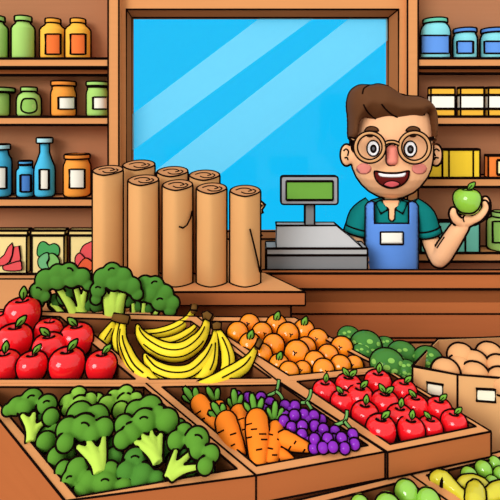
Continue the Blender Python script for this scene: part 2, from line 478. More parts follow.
jar('teal_jar', 'teal jar with blue lid cut off by the right edge', 'teal jars on the top right shelf', 493.2, 11.6, 32, 58.2, (11, 27.6, 31.6), teal, bl2, None, 6, (484.5, 39.6, 502, 51.6), bl)
jar('green_jar', 'pale green jar on the lowest right shelf at the picture edge', None, 501, 13, 221, 253, (8.5, 215.3, 220), green, gcap, None, 6, (492.8, 225.2, 509, 246.5), glab)
# tins
yel = mat('tin_yellow', '#F5B83F')
for cx, hw, lb in ((443, 12, 'yellow and white box nearest the shopkeeper on the second right shelf'), (472.3, 11.7, 'middle yellow and white box of the three on the second right shelf'), (500.3, 11.8, 'yellow and white box at the right edge of the picture')):
    Y = YS+.09; t = thing('food_box', lb, 'box', at(cx, 116.6, YS+.02), 'yellow and white boxes')
    zc = at(0, 116.6, YS).z-at(0, 116.6, Y).z
    MB().pxbox(cx-hw, 87.6, cx+hw, 116.5, YS+.02, .045).build('carton', yel, t)
    MB().pxbox(cx-hw-.1, 95, cx+hw+.1, 108.8, YS+.0175, .05).build('paper_label', white, t)
# cartons on the shelves
ybx = mat('yellow_carton', '#FBD43A'); tbx = mat('teal_carton', '#73C7B0'); obx = mat('orange_carton', '#F5853A')
t = thing('yellow_box', 'yellow carton with a strip at each end beside the shopkeeper\'s ear', 'box', at(461, 178, YS+.02), 'yellow cartons on the third right shelf')
mb = MB().pxbox(442.6, 149.6, 480, 178, YS+.02, .045); mb.line([at(449, 149.6, YS+.019), at(449, 178, YS+.019)]); mb.line([at(473.3, 149.6, YS+.019), at(473.3, 178, YS+.019)]); mb.build('carton', ybx, t)
t = thing('yellow_box', 'plain yellow carton mostly hidden behind the shopkeeper\'s ear', 'box', at(434, 178, YS+.02), 'yellow cartons on the third right shelf')
MB().pxbox(424, 151.3, 442.2, 178, YS+.02, .045).build('carton', ybx, t)
t = thing('orange_box', 'orange carton with cream panel at the right picture edge', 'box', at(500, 178, YS+.02))
MB().pxbox(488.3, 155.6, 515, 178, YS+.02, .045).build('carton', obx, t)
MB().pxbox(497.3, 160.2, 510, 174.6, YS+.016, .004).build('paper_label', mat('cream_panel', '#FBE7A8'), t)
t = thing('teal_box', 'teal carton behind the shopkeeper\'s forearm', 'box', at(450, 253, YS+.02), 'teal cartons on the lowest right shelf')
MB().pxbox(421, 221.6, 465.2, 253, YS+.02, .045).build('carton', tbx, t)
t = thing('teal_box', 'narrow teal carton right of the wide teal one', 'box', at(472, 253, YS+.02), 'teal cartons on the lowest right shelf')
MB().pxbox(465.5, 221.6, 479.6, 253, YS+.02, .045).build('carton', tbx, t)
# cream boxes with printed pictures
cream = mat('cream_carton', '#FBE39A'); creaml = mat('cream_lid', '#F8D98A')
red1 = mat('print_red', '#EE5A5C'); red2 = mat('print_orange_red', '#F2643E'); pg1 = mat('print_green', '#4FA85C'); pg2 = mat('print_pale_green', '#86C56A'); pg3 = mat('print_sea_green', '#74BE80')
def picture_box(x0, x1, l0, l1, label, prints):
    Y = YS+.008; t = thing('cream_box', label, 'box', at((x0+x1)/2, 273.6, Y), 'cream boxes on the lowest left shelf')
    MB().pxbox(x0, 235.6, x1, 273.8, Y, .045).build('carton', cream, t)
    MB().pxbox(l0, 230.6, l1, 235.4, Y-.006, .056).build('lid', creaml, t)
    ms = []; mb = MB()
    for m, poly, sm in prints:
        if m not in ms: ms.append(m)
        P = catmull(poly, 3) if sm else [Vector(p) for p in poly]
        mb.pxprism([(p[0], p[1]) for p in P], Y-.004-.0055*len(mb.lines)/2, .005, ms.index(m), inkv=False)
    mb.build('printed_picture', ms, t, ink=False, r=.0026)
picture_box(-4, 26.6, -5, 27.6, 'cream box with red chilli print at the left picture edge', [
    (red1, [(-1, 259), (4, 255), (8, 247), (12, 243), (13, 247), (12, 255), (9, 262), (5, 265), (-1, 266)], 0),
    (red1, [(14, 247), (19, 246), (20.5, 258), (20, 261), (12, 263), (10, 262), (12.5, 256)], 0),
    (red1, [(3, 266), (9, 264), (20, 261), (21.5, 266), (21, 270), (12, 271), (4, 270)], 1)])
picture_box(32, 64, 30.6, 65, 'cream box with green vegetable print in the middle of the three', [
    (pg1, [(37, 252), (38, 246), (41, 242), (45, 242), (49, 245), (54, 243.5), (59, 247), (58.5, 255), (52, 259), (44, 259), (38, 256)], 1),
    (pg3, [(38, 259), (43, 254), (48, 253), (48.5, 259), (46.5, 263), (49, 268), (43, 269.5), (38.5, 266)], 1),
    (pg2, [(49, 254), (54, 254), (59, 260), (58, 268), (50, 268.5), (47.5, 264), (49.5, 259)], 1)])
picture_box(70, 97, 68.5, 99, 'cream box with red fruit print next to the paper rolls', [
    (red1, [(80, 252), (83, 246), (88, 243), (95, 242), (95, 262), (85, 262), (80, 257)], 1),
    (red1, [(75, 258), (79, 253), (84, 257), (86, 262), (80, 268), (76, 266)], 1),
    (red2, [(78, 266), (85, 258), (92, 262), (94, 268), (88, 271), (79, 271)], 1)])

# ================================================================== COUNTERS
YM = 2.285
t = thing('service_counter', 'long red brown service counter in front of the shopkeeper', 'counter', (.6, YM, 0))
xa, xb = at(262, 0, YM).x, 1.6
def zz(y, Y): return at(0, y, Y).z
mb = MB(); mb.box((xa, YM-.02, zz(289.3, YM-.02)), (xb, YM+.03, zz(273.5, YM-.02))); mb.build('counter_cap', redw, t)
mb = MB(); mb.box((xa, YM+.004, zz(302.5, YM)), (xb, YM+.028, zz(289, YM)-.003), ink=False); mb.build('overhang_shade_strip', darkw, t, ink=False)  # dark strip: overhang shadow of the cap put into the colour
for y0, y1, m in ((302.5, 314, redw), (314, 338, redw2), (338, 362, redw2), (362, 386, redw2), (386, 410, redw2)):
    mb = MB(); mb.box((xa, YM, zz(y1, YM)), (xb, YM+.028, zz(y0, YM)), ink=False)
    mb.line([(xa, YM, zz(y1, YM)), (xb, YM, zz(y1, YM))]); mb.build('front_plank', m, t, ink=False)
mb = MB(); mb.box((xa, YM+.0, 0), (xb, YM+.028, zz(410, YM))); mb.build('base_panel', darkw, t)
mb = MB(); mb.box((xa, YM+.03, .76), (xb, YM+.18, .785)); mb.build('worktop', redw, t)
t = thing('side_counter', 'pale topped side counter under the standing paper rolls', 'counter', (-.6, 2.1, 0))
_a, _b = pp(-85, 306), pp(64, 312.5); _c = pp(150, 315.1)
top = [(-1.5, _a.y+.012), (_a.x, _a.y+.012), (_b.x, _b.y+.012), (_c.x, _c.y+.012), (at(172, 0, 2.0).x, 2.004), (.2205, 2.004), (.069, 2.256), (.05, 2.262), (.05, 2.36), (-.70, 2.36), (-.70, 2.163), (-1.5, 2.163)]
ztop = .88; th = zz(292, 2.004)-zz(305, 2.004)
mb = MB().prism([(x, y, ztop-th) for x, y in top], [(x, y, ztop) for x, y in top], 0, ink=False)
# front edge of the slab, its side shade put into a darker colour
e = [(x, y) for x, y in top[3:7]]
for (x0, y0), (x1, y1) in zip(e, e[1:]):
    n = Vector((y1-y0, -(x1-x0), 0)).normalized()*.003
    a = Vector((x0, y0, 0))+n; b = Vector((x1, y1, 0))+n
    mb.add([(a.x, a.y, ztop-th), (b.x, b.y, ztop-th), (b.x, b.y, ztop), (a.x, a.y, ztop)], [(0, 1, 2, 3)], 1, False)
mb.line([(x, y, ztop) for x, y in top[3:7]]); mb.line([(x, y, ztop-th) for x, y in top[4:7]]); mb.line([(.2205, 2.004, ztop-th), (.2205, 2.004, ztop)])
mb.line([(-.70, 2.163, ztop), (-1.5, 2.163, ztop)]); mb.build('countertop', [mat('pale_countertop', '#E09C64', grain=1), redw], t, ink=False)
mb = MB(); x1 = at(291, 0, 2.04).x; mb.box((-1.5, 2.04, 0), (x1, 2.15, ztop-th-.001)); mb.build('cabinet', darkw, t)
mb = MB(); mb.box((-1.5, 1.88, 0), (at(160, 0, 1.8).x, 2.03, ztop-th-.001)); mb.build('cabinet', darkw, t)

# ================================================================== PAPER ROLLS
kr = mat('kraft_paper', '#D9A268'); krt = mat('kraft_roll_end', '#C58A5C')
rolls = [(138.6, 165.2, 16, 'tallest of all, at the left of the back row'), (172.4, 171.7, 15.4, 'middle of the three in the back row'), (204.4, 175.3, 15.2, 'back row, nearest the cash register'),
         (107.6, 170.5, 15, 'leftmost of the five in the front row'), (143.2, 180.3, 15.2, 'second from left in the front row'), (177.5, 185.2, 15, 'with a curved tear line, in the front row'), (211.6, 188.5, 15, 'second from the right end of the front row'), (245.2, 191, 15.2, 'rightmost, with a ragged torn edge')]
for i, (cx, cy, rx, lb) in enumerate(rolls):
    Y = 2.285 if i < 3 else 2.12
    if i == 3: Y = 2.135
    s = Y/500; c = at(cx, cy, Y); r = rx*s; slope = .23
    t = thing('paper_roll', 'brown paper roll, '+lb, 'paper roll', (c.x, Y, ztop), 'brown paper rolls standing on the side counter')
    seg = 40; vs = []; n = seg
    for z in (0, 1):
        for k in range(seg):
            a = 2*math.pi*k/seg; dx, dy = r*math.cos(a), r*math.sin(a)
            if dy < 0: dy = -r*(1-abs(math.cos(a))**1.45)**(1/1.45)*.95
            vs.append((c.x+dx, Y+dy, ztop+.001 if z == 0 else c.z+dy*slope))
    mb = MB().add(vs, [(k, (k+1) % n, n+(k+1) % n, n+k) for k in range(n)], 0, True)
    mb.line(vs[:n], True)
    if i == 7:   # torn edge down the right side
        for pts in ([(260.6, 203), (263.5, 205), (260.5, 209), (261, 213)], [(260.5, 234), (257.5, 237), (260.5, 240)]):
            mb.tube([at(x, y, Y) for x, y in pts], .007, 0, 8)
            mb.line([at(x, y, Y-.004) for x, y in pts], r=.002)
        mb.line([at(x, y, Y-r*k) for x, y, k in ((250, 229, .98), (254, 245, .84), (258, 262, .55), (260, 272, .2))])
    if i == 5: mb.line([at(x, y, Y-r*k-.002) for x, y, k in ((179, 226.5, 1), (183, 228, .95), (187, 225, .8), (190.5, 218, .55), (192.3, 211, .2))])
    mb.build('rolled_sheet', kr, t)
    mb = MB(); vt = [Vector(v) for v in vs[n:]]
    mb.add([(c.x, Y, c.z)]+vt, [(0, k+1, (k+1) % n+1) for k in range(n)], 0, False); mb.line(vt, True)
    def sp(u, v): return (c.x+u*r, Y+v*r, c.z+v*r*slope+.001)
    mb.line([sp(x, y) for x, y in catmull([(-.62, .12), (-.3, .42), (.15, .42), (.42, .1), (.2, -.1)], 5, False)], r=.0024)
    mb.line([sp(x, y) for x, y in catmull([(-.25, -.22), (.05, -.5), (.5, -.42), (.68, .0), (.5, .28)], 5, False)], r=.0024)
    mb.build('roll_end', krt, t, ink=False)

# ================================================================== CASH REGISTER
YR = 2.345
g1 = mat('register_grey', '#BDBDBD', .6, .1); g2 = mat('register_dark_grey', '#868686', .6, .1); g3 = mat('register_mid_grey', '#B2B2B0', .6, .1)
t = thing('cash_register', 'grey cash register with green pole display on the counter', 'cash register', at(317, 272, YR))
t.location.z = .785
a, b = at(266.5, 255.3, YR), at(367.5, 248.5, YR)
mb = MB().box((a.x, YR, .786), (b.x, YR+.13, a.z)); mb.build('drawer', g2, t)
mb = MB().box((a.x, YR, a.z), (b.x, YR+.13, b.z)); mb.build('drawer_lid', g3, t)
f = [at(276.5, 248.5, YR+.01), at(363, 248.5, YR+.01)]
zt_ = at(0, 225.5, YR+.05).z; bk = [at(276.5, 225.5, YR+.05), at(336.5, 225.5, YR+.05)]
mb = MB(); vs = [f[0], f[1], bk[1], bk[0]]; k = Vector((0, .07, 0))
lo = [Vector((bk[0].x, YR+.12, f[0].z)), Vector((f[1].x, YR+.12, f[0].z)), Vector((bk[1].x, YR+.12, bk[1].z)), Vector((bk[0].x, YR+.12, bk[0].z))]
mb.prism(vs, lo); mb.build('sloping_top', g1, t)
mb = MB().pxbox(305, 203, 314.6, 225.6, YR+.075, .022); mb.build('display_pole', g2, t)
mb = MB(); Yd = YR+.04
mb.pxprism(rrect(281, 176.3, 338, 204.4, 2.6), Yd, .03, inkv=False); d = mb.build('display_housing', mat('display_frame', '#9C9CA0', .6, .1), t)
MB().pxbox(286.3, 181.3, 333, 200, Yd-.004, .004).build('display_screen', mat('green_screen', '#6CA53E', .5, .1), d)

# ================================================================== SHOPKEEPER
YP = 2.60
skin = mat('skin', '#F9BD8C'); skin2 = mat('skin_pink', '#F39385'); nose_m = mat('nose_pink', '#F28F7C')
per = thing('person', 'smiling shopkeeper with glasses and blue apron holding up a green apple', 'person', (at(391, 0, YP).x, YP, 0))
def S(px, Y=YP): return px*Y/500
raw = MB()
def loft(mb, levels, Y, m=0, dep=.8, seg=32):
    """levels: (cx, y, half width px, depth m front/back)"""
    vs = []; fs = []
    for cx, y, hw, d in levels:
        c = at(cx, y, Y)
        for k in range(seg):
            a = 2*math.pi*k/seg; vs.append(c+Vector((S(hw, Y)*math.cos(a), d*math.sin(a), 0)))
    n = len(levels)
    for i in range(n-1):
        for k in range(seg): fs.append((i*seg+k, i*seg+(k+1) % seg, (i+1)*seg+(k+1) % seg, (i+1)*seg+k))
    fs += [tuple(range(seg)), tuple(range((n-1)*seg, n*seg))]
    mb.add(vs, fs, m, True)
hd = [(391, 100, 16), (391, 104, 27), (391, 109, 34), (391, 117, 38.5), (391, 130, 40.3), (391, 148, 40.6), (391, 158, 40.2), (391, 168, 38.2), (391, 177, 34.3), (391, 185, 28.5), (391, 191, 22), (391, 195.5, 14), (391, 198.5, 5)]
loft(raw, [(c, y, h, min(.175, S(h)*.92)) for c, y, h in hd], YP)
loft(raw, [(391, 188, 8.5, .045), (391, 202, 9, .05), (391, 212, 16, .06), (391, 225, 22, .085), (391, 250, 23, .09), (391, 290, 24, .095), (391, 325, 25, .1)], YP+.01)
for sx, cx in ((-1, 346.5), (1, 436)):       # ears
    raw.ball(at(cx, 155, YP), (S(6), .022, S(11)), seg=16)
    raw.ball(at(cx-sx*4, 156, YP), (S(5), .03, S(8)), seg=12)
# raised arm with the apple
arm = catmull([at(412, 209, 2.60), at(422, 219, 2.605), at(428.4, 235, 2.602), at(434, 248, 2.555), at(439.5, 257, 2.51), at(447, 247, 2.48), at(456, 233, 2.45), at(462, 224, 2.44)], 5, False)
raw.tube(arm, [S(7.5), S(8), S(8.2), S(8.6), S(9), S(8.8), S(8), S(7)], seg=16)
raw.ball(at(439, 258.5, 2.51), S(8.6), seg=16)
AY = 2.425
raw.ball(at(464, 221, AY+.012), (S(9), .030, S(6)), seg=16)
raw.ball(at(470, 219.5, AY+.018), (S(9), .034, S(5.2)), seg=16)
fr = S(3.4)
for k, (dy, dx, top_) in enumerate(((-.022, 0, 203.5), (.006, 1.6, 199.5), (.032, .8, 200.5), (.055, -1, 206))):
    raw.tube(catmull([at(470, 221, AY+.012+dy*.5), at(478+dx, 217.5, AY+dy), at(484+dx, 211, AY+dy), at(485.6+dx*.6, top_+3.5, AY+dy), at(484.6+dx*.5, top_, AY+dy)], 4, False), [fr*1.15, fr*1.1, fr, fr*.92, fr*.8], seg=10)
    raw.ball(at(484.6+dx*.5, top_, AY+dy), fr*.85, seg=10, rings=8)
raw.tube(catmull([at(463, 224, AY), at(456.5, 220, AY-.012), at(453.2, 214, AY-.02), at(453.4, 210.5, AY-.022)], 4, False), [fr*1.3, fr*1.3, fr*1.05, fr*.85], seg=10)
raw.ball(at(453.4, 210.5, AY-.022), fr*.88, seg=10, rings=8)
# lowered arm behind the register
arm2 = catmull([at(371, 209, 2.595), at(362, 219, 2.605), at(356.4, 233, 2.602), at(356, 243, 2.57), at(361, 252, 2.545), at(365, 262, 2.53)], 5, False)
raw.tube(arm2, [S(7.5), S(8), S(8.2), S(8), S(7.5), S(6)], seg=16)
raw.ball(at(366, 267, 2.525), (S(5.5), .02, S(7)), seg=12)
for k in range(4): raw.tube([at(366, 268, 2.525), at(363.5+k*2.6, 278, 2.515), at(363.5+k*2.6, 284-abs(k-1.5), 2.52)], [S(1.9), S(1.8), S(1.4)], seg=8)
raw.tube([at(368, 264, 2.52), at(373, 270, 2.51), at(373, 275, 2.51)], [S(2.1), S(1.9), S(1.5)], seg=8)
# legs
cxm = at(391, 0, YP).x
for sx in (-1, 1):
    raw.tube([(cxm+sx*.07, YP+.01, .56), (cxm+sx*.085, YP, .33), (cxm+sx*.09, YP+.01, .07)], [.075, .055, .04], seg=16)
body = remesh(raw, .0048, 5)
bodybvh = body.bvh()
def hit(px, py, off=.002, bvh=None, fallback=2.45):
    d = (at(px, py, 1)-EYE).normalized(); h = (bvh or bodybvh).ray_cast(EYE, d)
    if h[0] is None: return at(px, py, fallback)
    return h[0]-d*off
for pts in ([(343.5, 151), (346, 149), (348.5, 151.5), (347.5, 156)], [(344.5, 158), (347, 157.5), (348, 160)], [(439.5, 151), (436.5, 149), (434, 151.5), (435.5, 156)], [(438.5, 158), (435.5, 157.5), (434.5, 160)],
            [(437, 248), (441, 242), (444.5, 237)], [(464, 222), (463, 218), (465.5, 214.5), (470, 212.5)]):
    body.line([hit(x, y, .0008) for x, y in catmull(pts, 4, False)], r=.0034)
body.build('body', skin, per, r=.0045, minlen=.04, smooth_contour=2, rim=.12)
def decal(mb, poly, off, g=2.0, m=0, ink=True, bvh=None, r=None):
    """shallow raised patch that follows the surface under it"""
    P = [Vector((p[0], p[1])) for p in poly]
    def fn(x, y, d): 
        q = hit(x, y, off, bvh); return q+(EYE-q).normalized()*d
    mb.puff(P, fn, .0016, 1.2, g, m, back=.6, ink=False)
    if ink: mb.line([fn(p.x, p.y, 0) for p in P], True, r)
# cheeks, nose, mouth
for cx in (363.8, 419.4):
    mb = MB(); decal(mb, ell(cx, 168.8, 7.6, 5.6), .002, ink=False)
    mb.build('cheek_blush', skin2, per, ink=False)
mb = MB(); npoly = rrect(386.2, 145, 397.8, 165.6, 4.6, 5)
q0 = hit(392, 155, 0).y
mb.puff(npoly, lambda x, y, d: at(x, y, q0+.002)+Vector((0, -d, 0)), .03, 6, 1.6, 0, .3); mb.build('nose', nose_m, per)
mouth = catmull([(374.3, 172.5), (376, 171.2), (384, 172.6), (392, 173), (400, 172.6), (408, 171), (409.2, 172.5), (408, 178.5), (403.5, 184), (397, 187.3), (391.5, 188.2), (386, 187.3), (379.5, 183.8), (375.5, 178.5)], 4)
mb = MB(); decal(mb, mouth, .003, 1.5, r=.0036); mo = mb.build('mouth', mat('mouth_inside', '#6A1F1C'), per, ink=False)
mb = MB(); decal(mb, catmull([(378.5, 173), (385, 174), (392, 174.3), (399, 174), (405.8, 172.7), (404.6, 176.2), (401, 177.2), (392, 177.8), (383, 177.2), (379.6, 176.4)], 3), .0055, 1.2, ink=False); mb.build('teeth', mat('teeth', '#FFFFFF'), mo, ink=False)
mb = MB(); decal(mb, catmull([(383.5, 184.5), (387, 181.7), (392, 180.8), (397, 181.8), (400, 184.2), (396, 186.6), (391.5, 187.3), (387, 186.6)], 3), .0055, 1.2, r=.0022); mb.build('tongue', mat('tongue', '#F26A70'), mo, ink=False)
# eyes
for cx, cy in ((373.2, 148.4), (410.3, 149)):
    mb = MB(); decal(mb, ell(cx, cy, 6.2, 7.9), .003, 1.4, r=.0032); ey = mb.build('eye', mat('eye_white', '#FFFFFF'), per, ink=False)
    mb = MB(); decal(mb, ell(cx+.2, cy+.4, 3.4, 4.4, 18), .0055, 1.2, ink=False); mb.build('pupil', mat('iris_dark', '#1A1412'), ey, ink=False)
    mb = MB(); decal(mb, ell(cx+.2, cy+.4, 1.5, 2, 12), .0075, .8, ink=False); mb.build('pupil_centre', mat('iris_grey', '#6A6A6E'), ey, ink=False)  # small grey spot in the middle of the pupil
hairm = mat('brown_hair', '#5F3A20', .7, .1)
for cx in (371.4, 413):
    mb = MB(); decal(mb, catmull([(cx-7, 130.8), (cx-4, 127.2), (cx+1, 126.4), (cx+5.6, 128), (cx+7, 131), (cx+3, 131.3), (cx-3, 131)], 3), .004, 1.2, r=.0024); mb.build('eyebrow', hairm, per, ink=False)
for cx in (369.8, 413):
    mb = MB(); decal(mb, catmull([(cx-3.6, 134.2), (cx, 133.2), (cx+3.6, 134.2), (cx+2.4, 137), (cx-2.4, 137)], 3), .004, 1.0, ink=False); mb.build('eyelid', mat('dark_lid', '#3B2416'), per, ink=False)
# glasses
gold = mat('tan_frame', '#D09A66', .6, .1); YG = 2.385
gls = MB()
def glas(px, py): return at(px, py, YG)
for cx, cy, R in ((369.8, 147.2, 14.2), (414.5, 147.4, 14.8)):
    gls.tube([at(x, y, YG) for x, y in ell(cx, cy, R, R, 40)], S(1.7, YG), closed=True, seg=10)
gls.tube([glas(x, y) for x, y in catmull([(383.6, 144.8), (388, 142.3), (394, 142), (399.6, 144.4)], 4, False)], S(1.4, YG), seg=8)
for pts in ([(356, 140.5, YG), (350, 138.2, 2.45), (348.6, 137.8, 2.6)], [(428.4, 140, YG), (433.6, 138, 2.45), (434.8, 137.6, 2.6)]):
    gls.tube([at(*p) for p in pts], S(1.4, YG), seg=8)
g_ = gls.build('glasses', gold, per, r=.0030)
# hair
hair = MB()
crown = [(347.5, 116), (346.6, 103), (350, 91.5), (358, 85.5), (366, 85), (372, 85.2), (378, 84), (387, 86), (396, 91.5), (402, 95), (410, 96), (420, 96.8), (428, 101), (433.5, 109), (435.2, 119), (435, 133), (432.8, 150),
         (430.5, 142), (427.8, 132), (425, 118), (424, 114), (419, 119), (408, 120.5), (400, 122.6), (391, 124), (383, 122), (377, 121.8), (370, 122), (362, 119.3), (358.6, 124), (357, 136), (353, 139.5), (352.6, 152), (350, 141), (348, 136), (348, 124)]
crown = [(p.x, p.y) for p in catmull([(a, b) for a, b in crown], 3)]
hair.puffpx(crown, YP-.06, .17, 26, 2.4, back=1.3)
# back of the head under the hair
hair.ball(at(391, 128, YP+.09), (S(41), .135, S(36)), rot=None, seg=28, rings=18)
hb = hair.bvh()
for pts in ([(362.5, 94), (364, 88.5), (369, 85.4)], [(363.5, 104.5), (367, 111), (373, 117), (381, 121.5)], [(381.5, 104), (386, 109.5), (392, 114.5), (402, 119.5), (406, 120)], [(424, 114), (426, 117.5)]):
    hair.line([hit(x, y, .0005, hb, YP-.1) for x, y in catmull(pts, 5, False)], r=.0034)
# keep the ball part from showing in front of the face: it sits behind the hair line
hair.build('hair', hairm, per, r=.0037, minlen=.05, rim=.12)
# shirt
tealc = mat('teal_shirt', '#15807C'); YT = 2.56
sh = MB()
loft(sh, [(391.5, 198.5, 11, .06), (391.5, 201, 20, .085), (391.5, 206, 26, .10), (391.5, 214, 26.4, .110), (391.5, 240, 25.6, .112), (391.5, 272, 25.4, .112), (391.5, 300, 25.4, .112), (391.5, 312, 25.4, .112)], YP)
for sx, P in ((-1, [(371, 205), (360, 216), (355.5, 233)]), (1, [(412, 205), (424, 216), (429.5, 234)])):
    sh.tube(catmull([at(x, y, YP-.005) for x, y in P], 5, False), [S(8.5), S(10.6), S(10.8)], seg=20)
    a, b = at(P[1][0], P[1][1], YP-.005), at(P[2][0], P[2][1], YP-.005); d = (b-a).normalized()
    sh.tube([b-d*.030, b+d*.004], S(11.6), seg=20); 
    u = d.orthogonal().normalized(); v = d.cross(u)
    for q in (b-d*.030, b+d*.004): sh.line([q+(u*math.cos(2*math.pi*k/24)+v*math.sin(2*math.pi*k/24))*S(11.6) for k in range(24)], True)
shirtbvh = sh.bvh()
sho = sh.build('shirt', tealc, per, r=.0036)
mb = MB(); decal(mb, [(382.5, 200), (399.5, 200), (398.5, 206), (395, 210.5), (394.7, 219), (393, 221), (390.5, 221), (388.8, 219), (388.6, 210.5), (384, 206)], .003, 1.5, bvh=shirtbvh, r=.003); mb.build('neckline', skin, sho, ink=False)
for P in ([(375.5, 202.5), (380.8, 200), (388.3, 209.2), (381, 213.8)], [(407.5, 202.5), (402, 200), (395.3, 209.2), (402.6, 213.8)]):
    mb = MB(); decal(mb, P, .007, 1.5, bvh=shirtbvh, r=.0032); mb.build('collar', tealc, sho, ink=False)
# apron
apc = mat('blue_apron', '#6092E2')
P = [(365.2, 206), (367.5, 202.5), (371.5, 200.8), (374.4, 202), (374.6, 223.3), (408.6, 223.3), (408.6, 202), (412, 200.8), (415.5, 202.2), (418.2, 206), (418.5, 240), (418.5, 306), (365, 306), (365, 240)]
mb = MB(); ap = MB()
def apfn(x, y, d):
    u = (x-391.7)/26.8; yy = YP-.122*math.sqrt(max(0, 1-min(1, abs(u))**2*.80))-.008
    if y < 214: yy += (214-y)/14*.018
    q = at(x, y, yy); k = YP-.04
    # keep the outline where it is seen from the front
    return q+Vector((0, -d, 0))
ap.puff(P, apfn, .004, 1.5, 2.6, 0, 1.0)
apo = ap.build('apron', apc, per, r=.0034)
mb = MB(); mb.puff(rrect(380.2, 231.8, 402.8, 244.2, .6, 2), lambda x, y, d: apfn(x, y, d+.006), .002, 1, 2.4); mb.build('name_tag', white, apo)
# trousers and shoes (behind the counter)
mb = MB()
loft(mb, [(391.5, 300, 26, .115), (391.5, 325, 27, .12), (391.5, 345, 27, .12)], YP)
for sx in (-1, 1): mb.tube([(cxm+sx*.072, YP+.005, .46), (cxm+sx*.085, YP, .3), (cxm+sx*.09, YP+.005, .09)], [.085, .075, .07], seg=18)
mb.build('trousers', mat('dark_trousers', '#3A4660'), per)
for sx in (-1, 1):
    mb = MB(); mb.puff(catmull([(-.045, .05), (-.05, -.06), (-.03, -.15), (.03, -.15), (.05, -.06), (.045, .05)], 4), lambda x, y, d: Vector((cxm+sx*.09+x, YP+y, .045+d)), .043, .04, .012)
    mb.build('shoe', mat('brown_shoe', '#4A2E1E'), per)

# ================================================================== FRUIT PROTOTYPES
leafm = mat('leaf_green', '#6FAA3C'); stemm = mat('stem_brown', '#4A2A18')
PEYE = Vector((0, -1.25, .72))
def leaf(mb, base, ang, L, W, m=0, r=.0019):
    """pointed leaf rising from base, seen from the front, leaning by ang (radians from vertical)"""
    P = [(0, 0), (W*.75, L*.25), (W, L*.5), (W*.65, L*.8), (0, L), (-W*.65, L*.8), (-W, L*.5), (-W*.75, L*.25)]
    P = catmull(P, 3); ca, sa = math.cos(ang), math.sin(ang); b = Vector(base)
    fn = lambda x, y, d: b+Vector((x*ca+y*sa, -d-.10*(y*ca), (-x*sa+y*ca)))
    mb.puff(P, fn, W*.35, W*.8, W*.5, m, 1.0, True)
    mb.line([fn(0, L*.15, W*.42), fn(0, L*.6, W*.42)], r=r*.55)
appler = fruit('apple_red', '#F51822'); appleg = fruit('apple_green', '#8DC63F')
APROF = [(0, -.80), (.18, -.86), (.36, -.89), (.58, -.83), (.78, -.64), (.92, -.36), (.99, -.05), (1.0, .22), (.95, .48), (.83, .70), (.66, .84), (.48, .89), (.32, .86), (.18, .76), (.08, .66), (0, .62)]
def make_apple(kind, col, R=.040):
    kids = []
    mb = MB(); mb.lathe([(a*R, (b+.89)*R) for a, b in APROF], (0, 0, 0), seg=28, sharp=9)
    # a short drawn line in the dimple
    z = (.80+.89)*R
    mb.line([(R*.36*math.cos(a), R*.36*math.sin(a), (.865+.89)*R+.0004) for a in [math.radians(q) for q in range(215, 330, 12)]], r=.0011)
    b = mb.build('apple_skin', col, eye=PEYE, r=.0019)
    st = MB().tube([(0, 0, 1.5*R), (R*.04, 0, 1.85*R), (R*.12, 0, 2.02*R)], [.0016, .0015, .002], seg=8).build('stem', stemm, eye=PEYE, ink=False)
    kids += [(b, []), (st, [])]
    if kind != 'bare':
        lv = {'up': [.12], 'left': [-.75], 'right': [.7], 'pair': [-.6, .75]}[kind]
        for a in lv:
            mb = MB(); leaf(mb, (R*.04, -.002, 1.80*R), a, R*.78, R*.20); kids.append((mb.build('leaf', leafm, eye=PEYE, r=.0016, ink=False), []))
    return kids
PROTO_USED = {}
def place(name, label, cat, group, kids_fn, key, px, py, rpx, dz=None, R=.04, a=PA, cz=.89, rise=.050, tilt=0, pos=None):
    """put a copy of a fruit with its centre on the pixel ray, lying on the tilted display"""
    if pos is None:
        Y = 1.4
        for _ in range(6):
            r = rpx*Y/500; d = (r*cz-rise) if dz is None else dz
            Y = (H-a-d)/((py-120)/500+PB)
        c = at(px, py, Y)
    else: c = pos; Y = c.y; r = rpx*Y/500
    s = r/R
    root = thing(name, label, cat, (0, 0, 0), group)
    yaw = math.atan2(-c.x, c.y)
    q = Matrix.Rotation(yaw, 3, 'Z') @ Matrix.Rotation(tilt, 3, 'Y')
    off = q @ Vector((0, 0, R*cz*s))
    root.location = c-off; root.rotation_euler = q.to_euler(); root.scale = (s, s, s)
    if key not in PROTO_USED:
        PROTO_USED[key] = kids_fn()
        for ch, subs in PROTO_USED[key]: ch.parent = root
        # first use keeps the prototype's own parts
    else: copy_kids(PROTO_USED[key], root)
    return root
def apples(rows, where, group):
    for rn, row in rows:
        n = len(row)
        ordn = ['leftmost', 'second from left', 'third from left', 'fourth from left'] if n > 1 else ['']
        for i, (x, y, r, kind, tilt) in enumerate(row):
            pos = ('rightmost' if i == n-1 and n > 1 else ordn[i])
            place('red_apple', ('red apple %s in the %s of the %s' % (pos, rn, where)).replace('  ', ' '), 'apple', group, lambda k=kind: make_apple(k, appler), 'apple_'+kind, x, y, r, tilt=tilt)
apples([('far back', [(-2, 327, 14, 'bare', 0), (23, 316, 18, 'up', -.05), (48, 334, 14.5, 'bare', .1)]),
        ('middle row', [(14, 343, 18, 'right', .05), (49, 351, 17, 'left', 0), (76.5, 341, 17, 'left', 0)]),
        ('front row', [(4, 368, 16.5, 'up', 0), (32, 368, 15.5, 'right', 0), (67, 367, 18.3, 'right', 0), (101, 368, 16, 'right', .05)])],
       'left edge crate', 'red apples in the left crate')
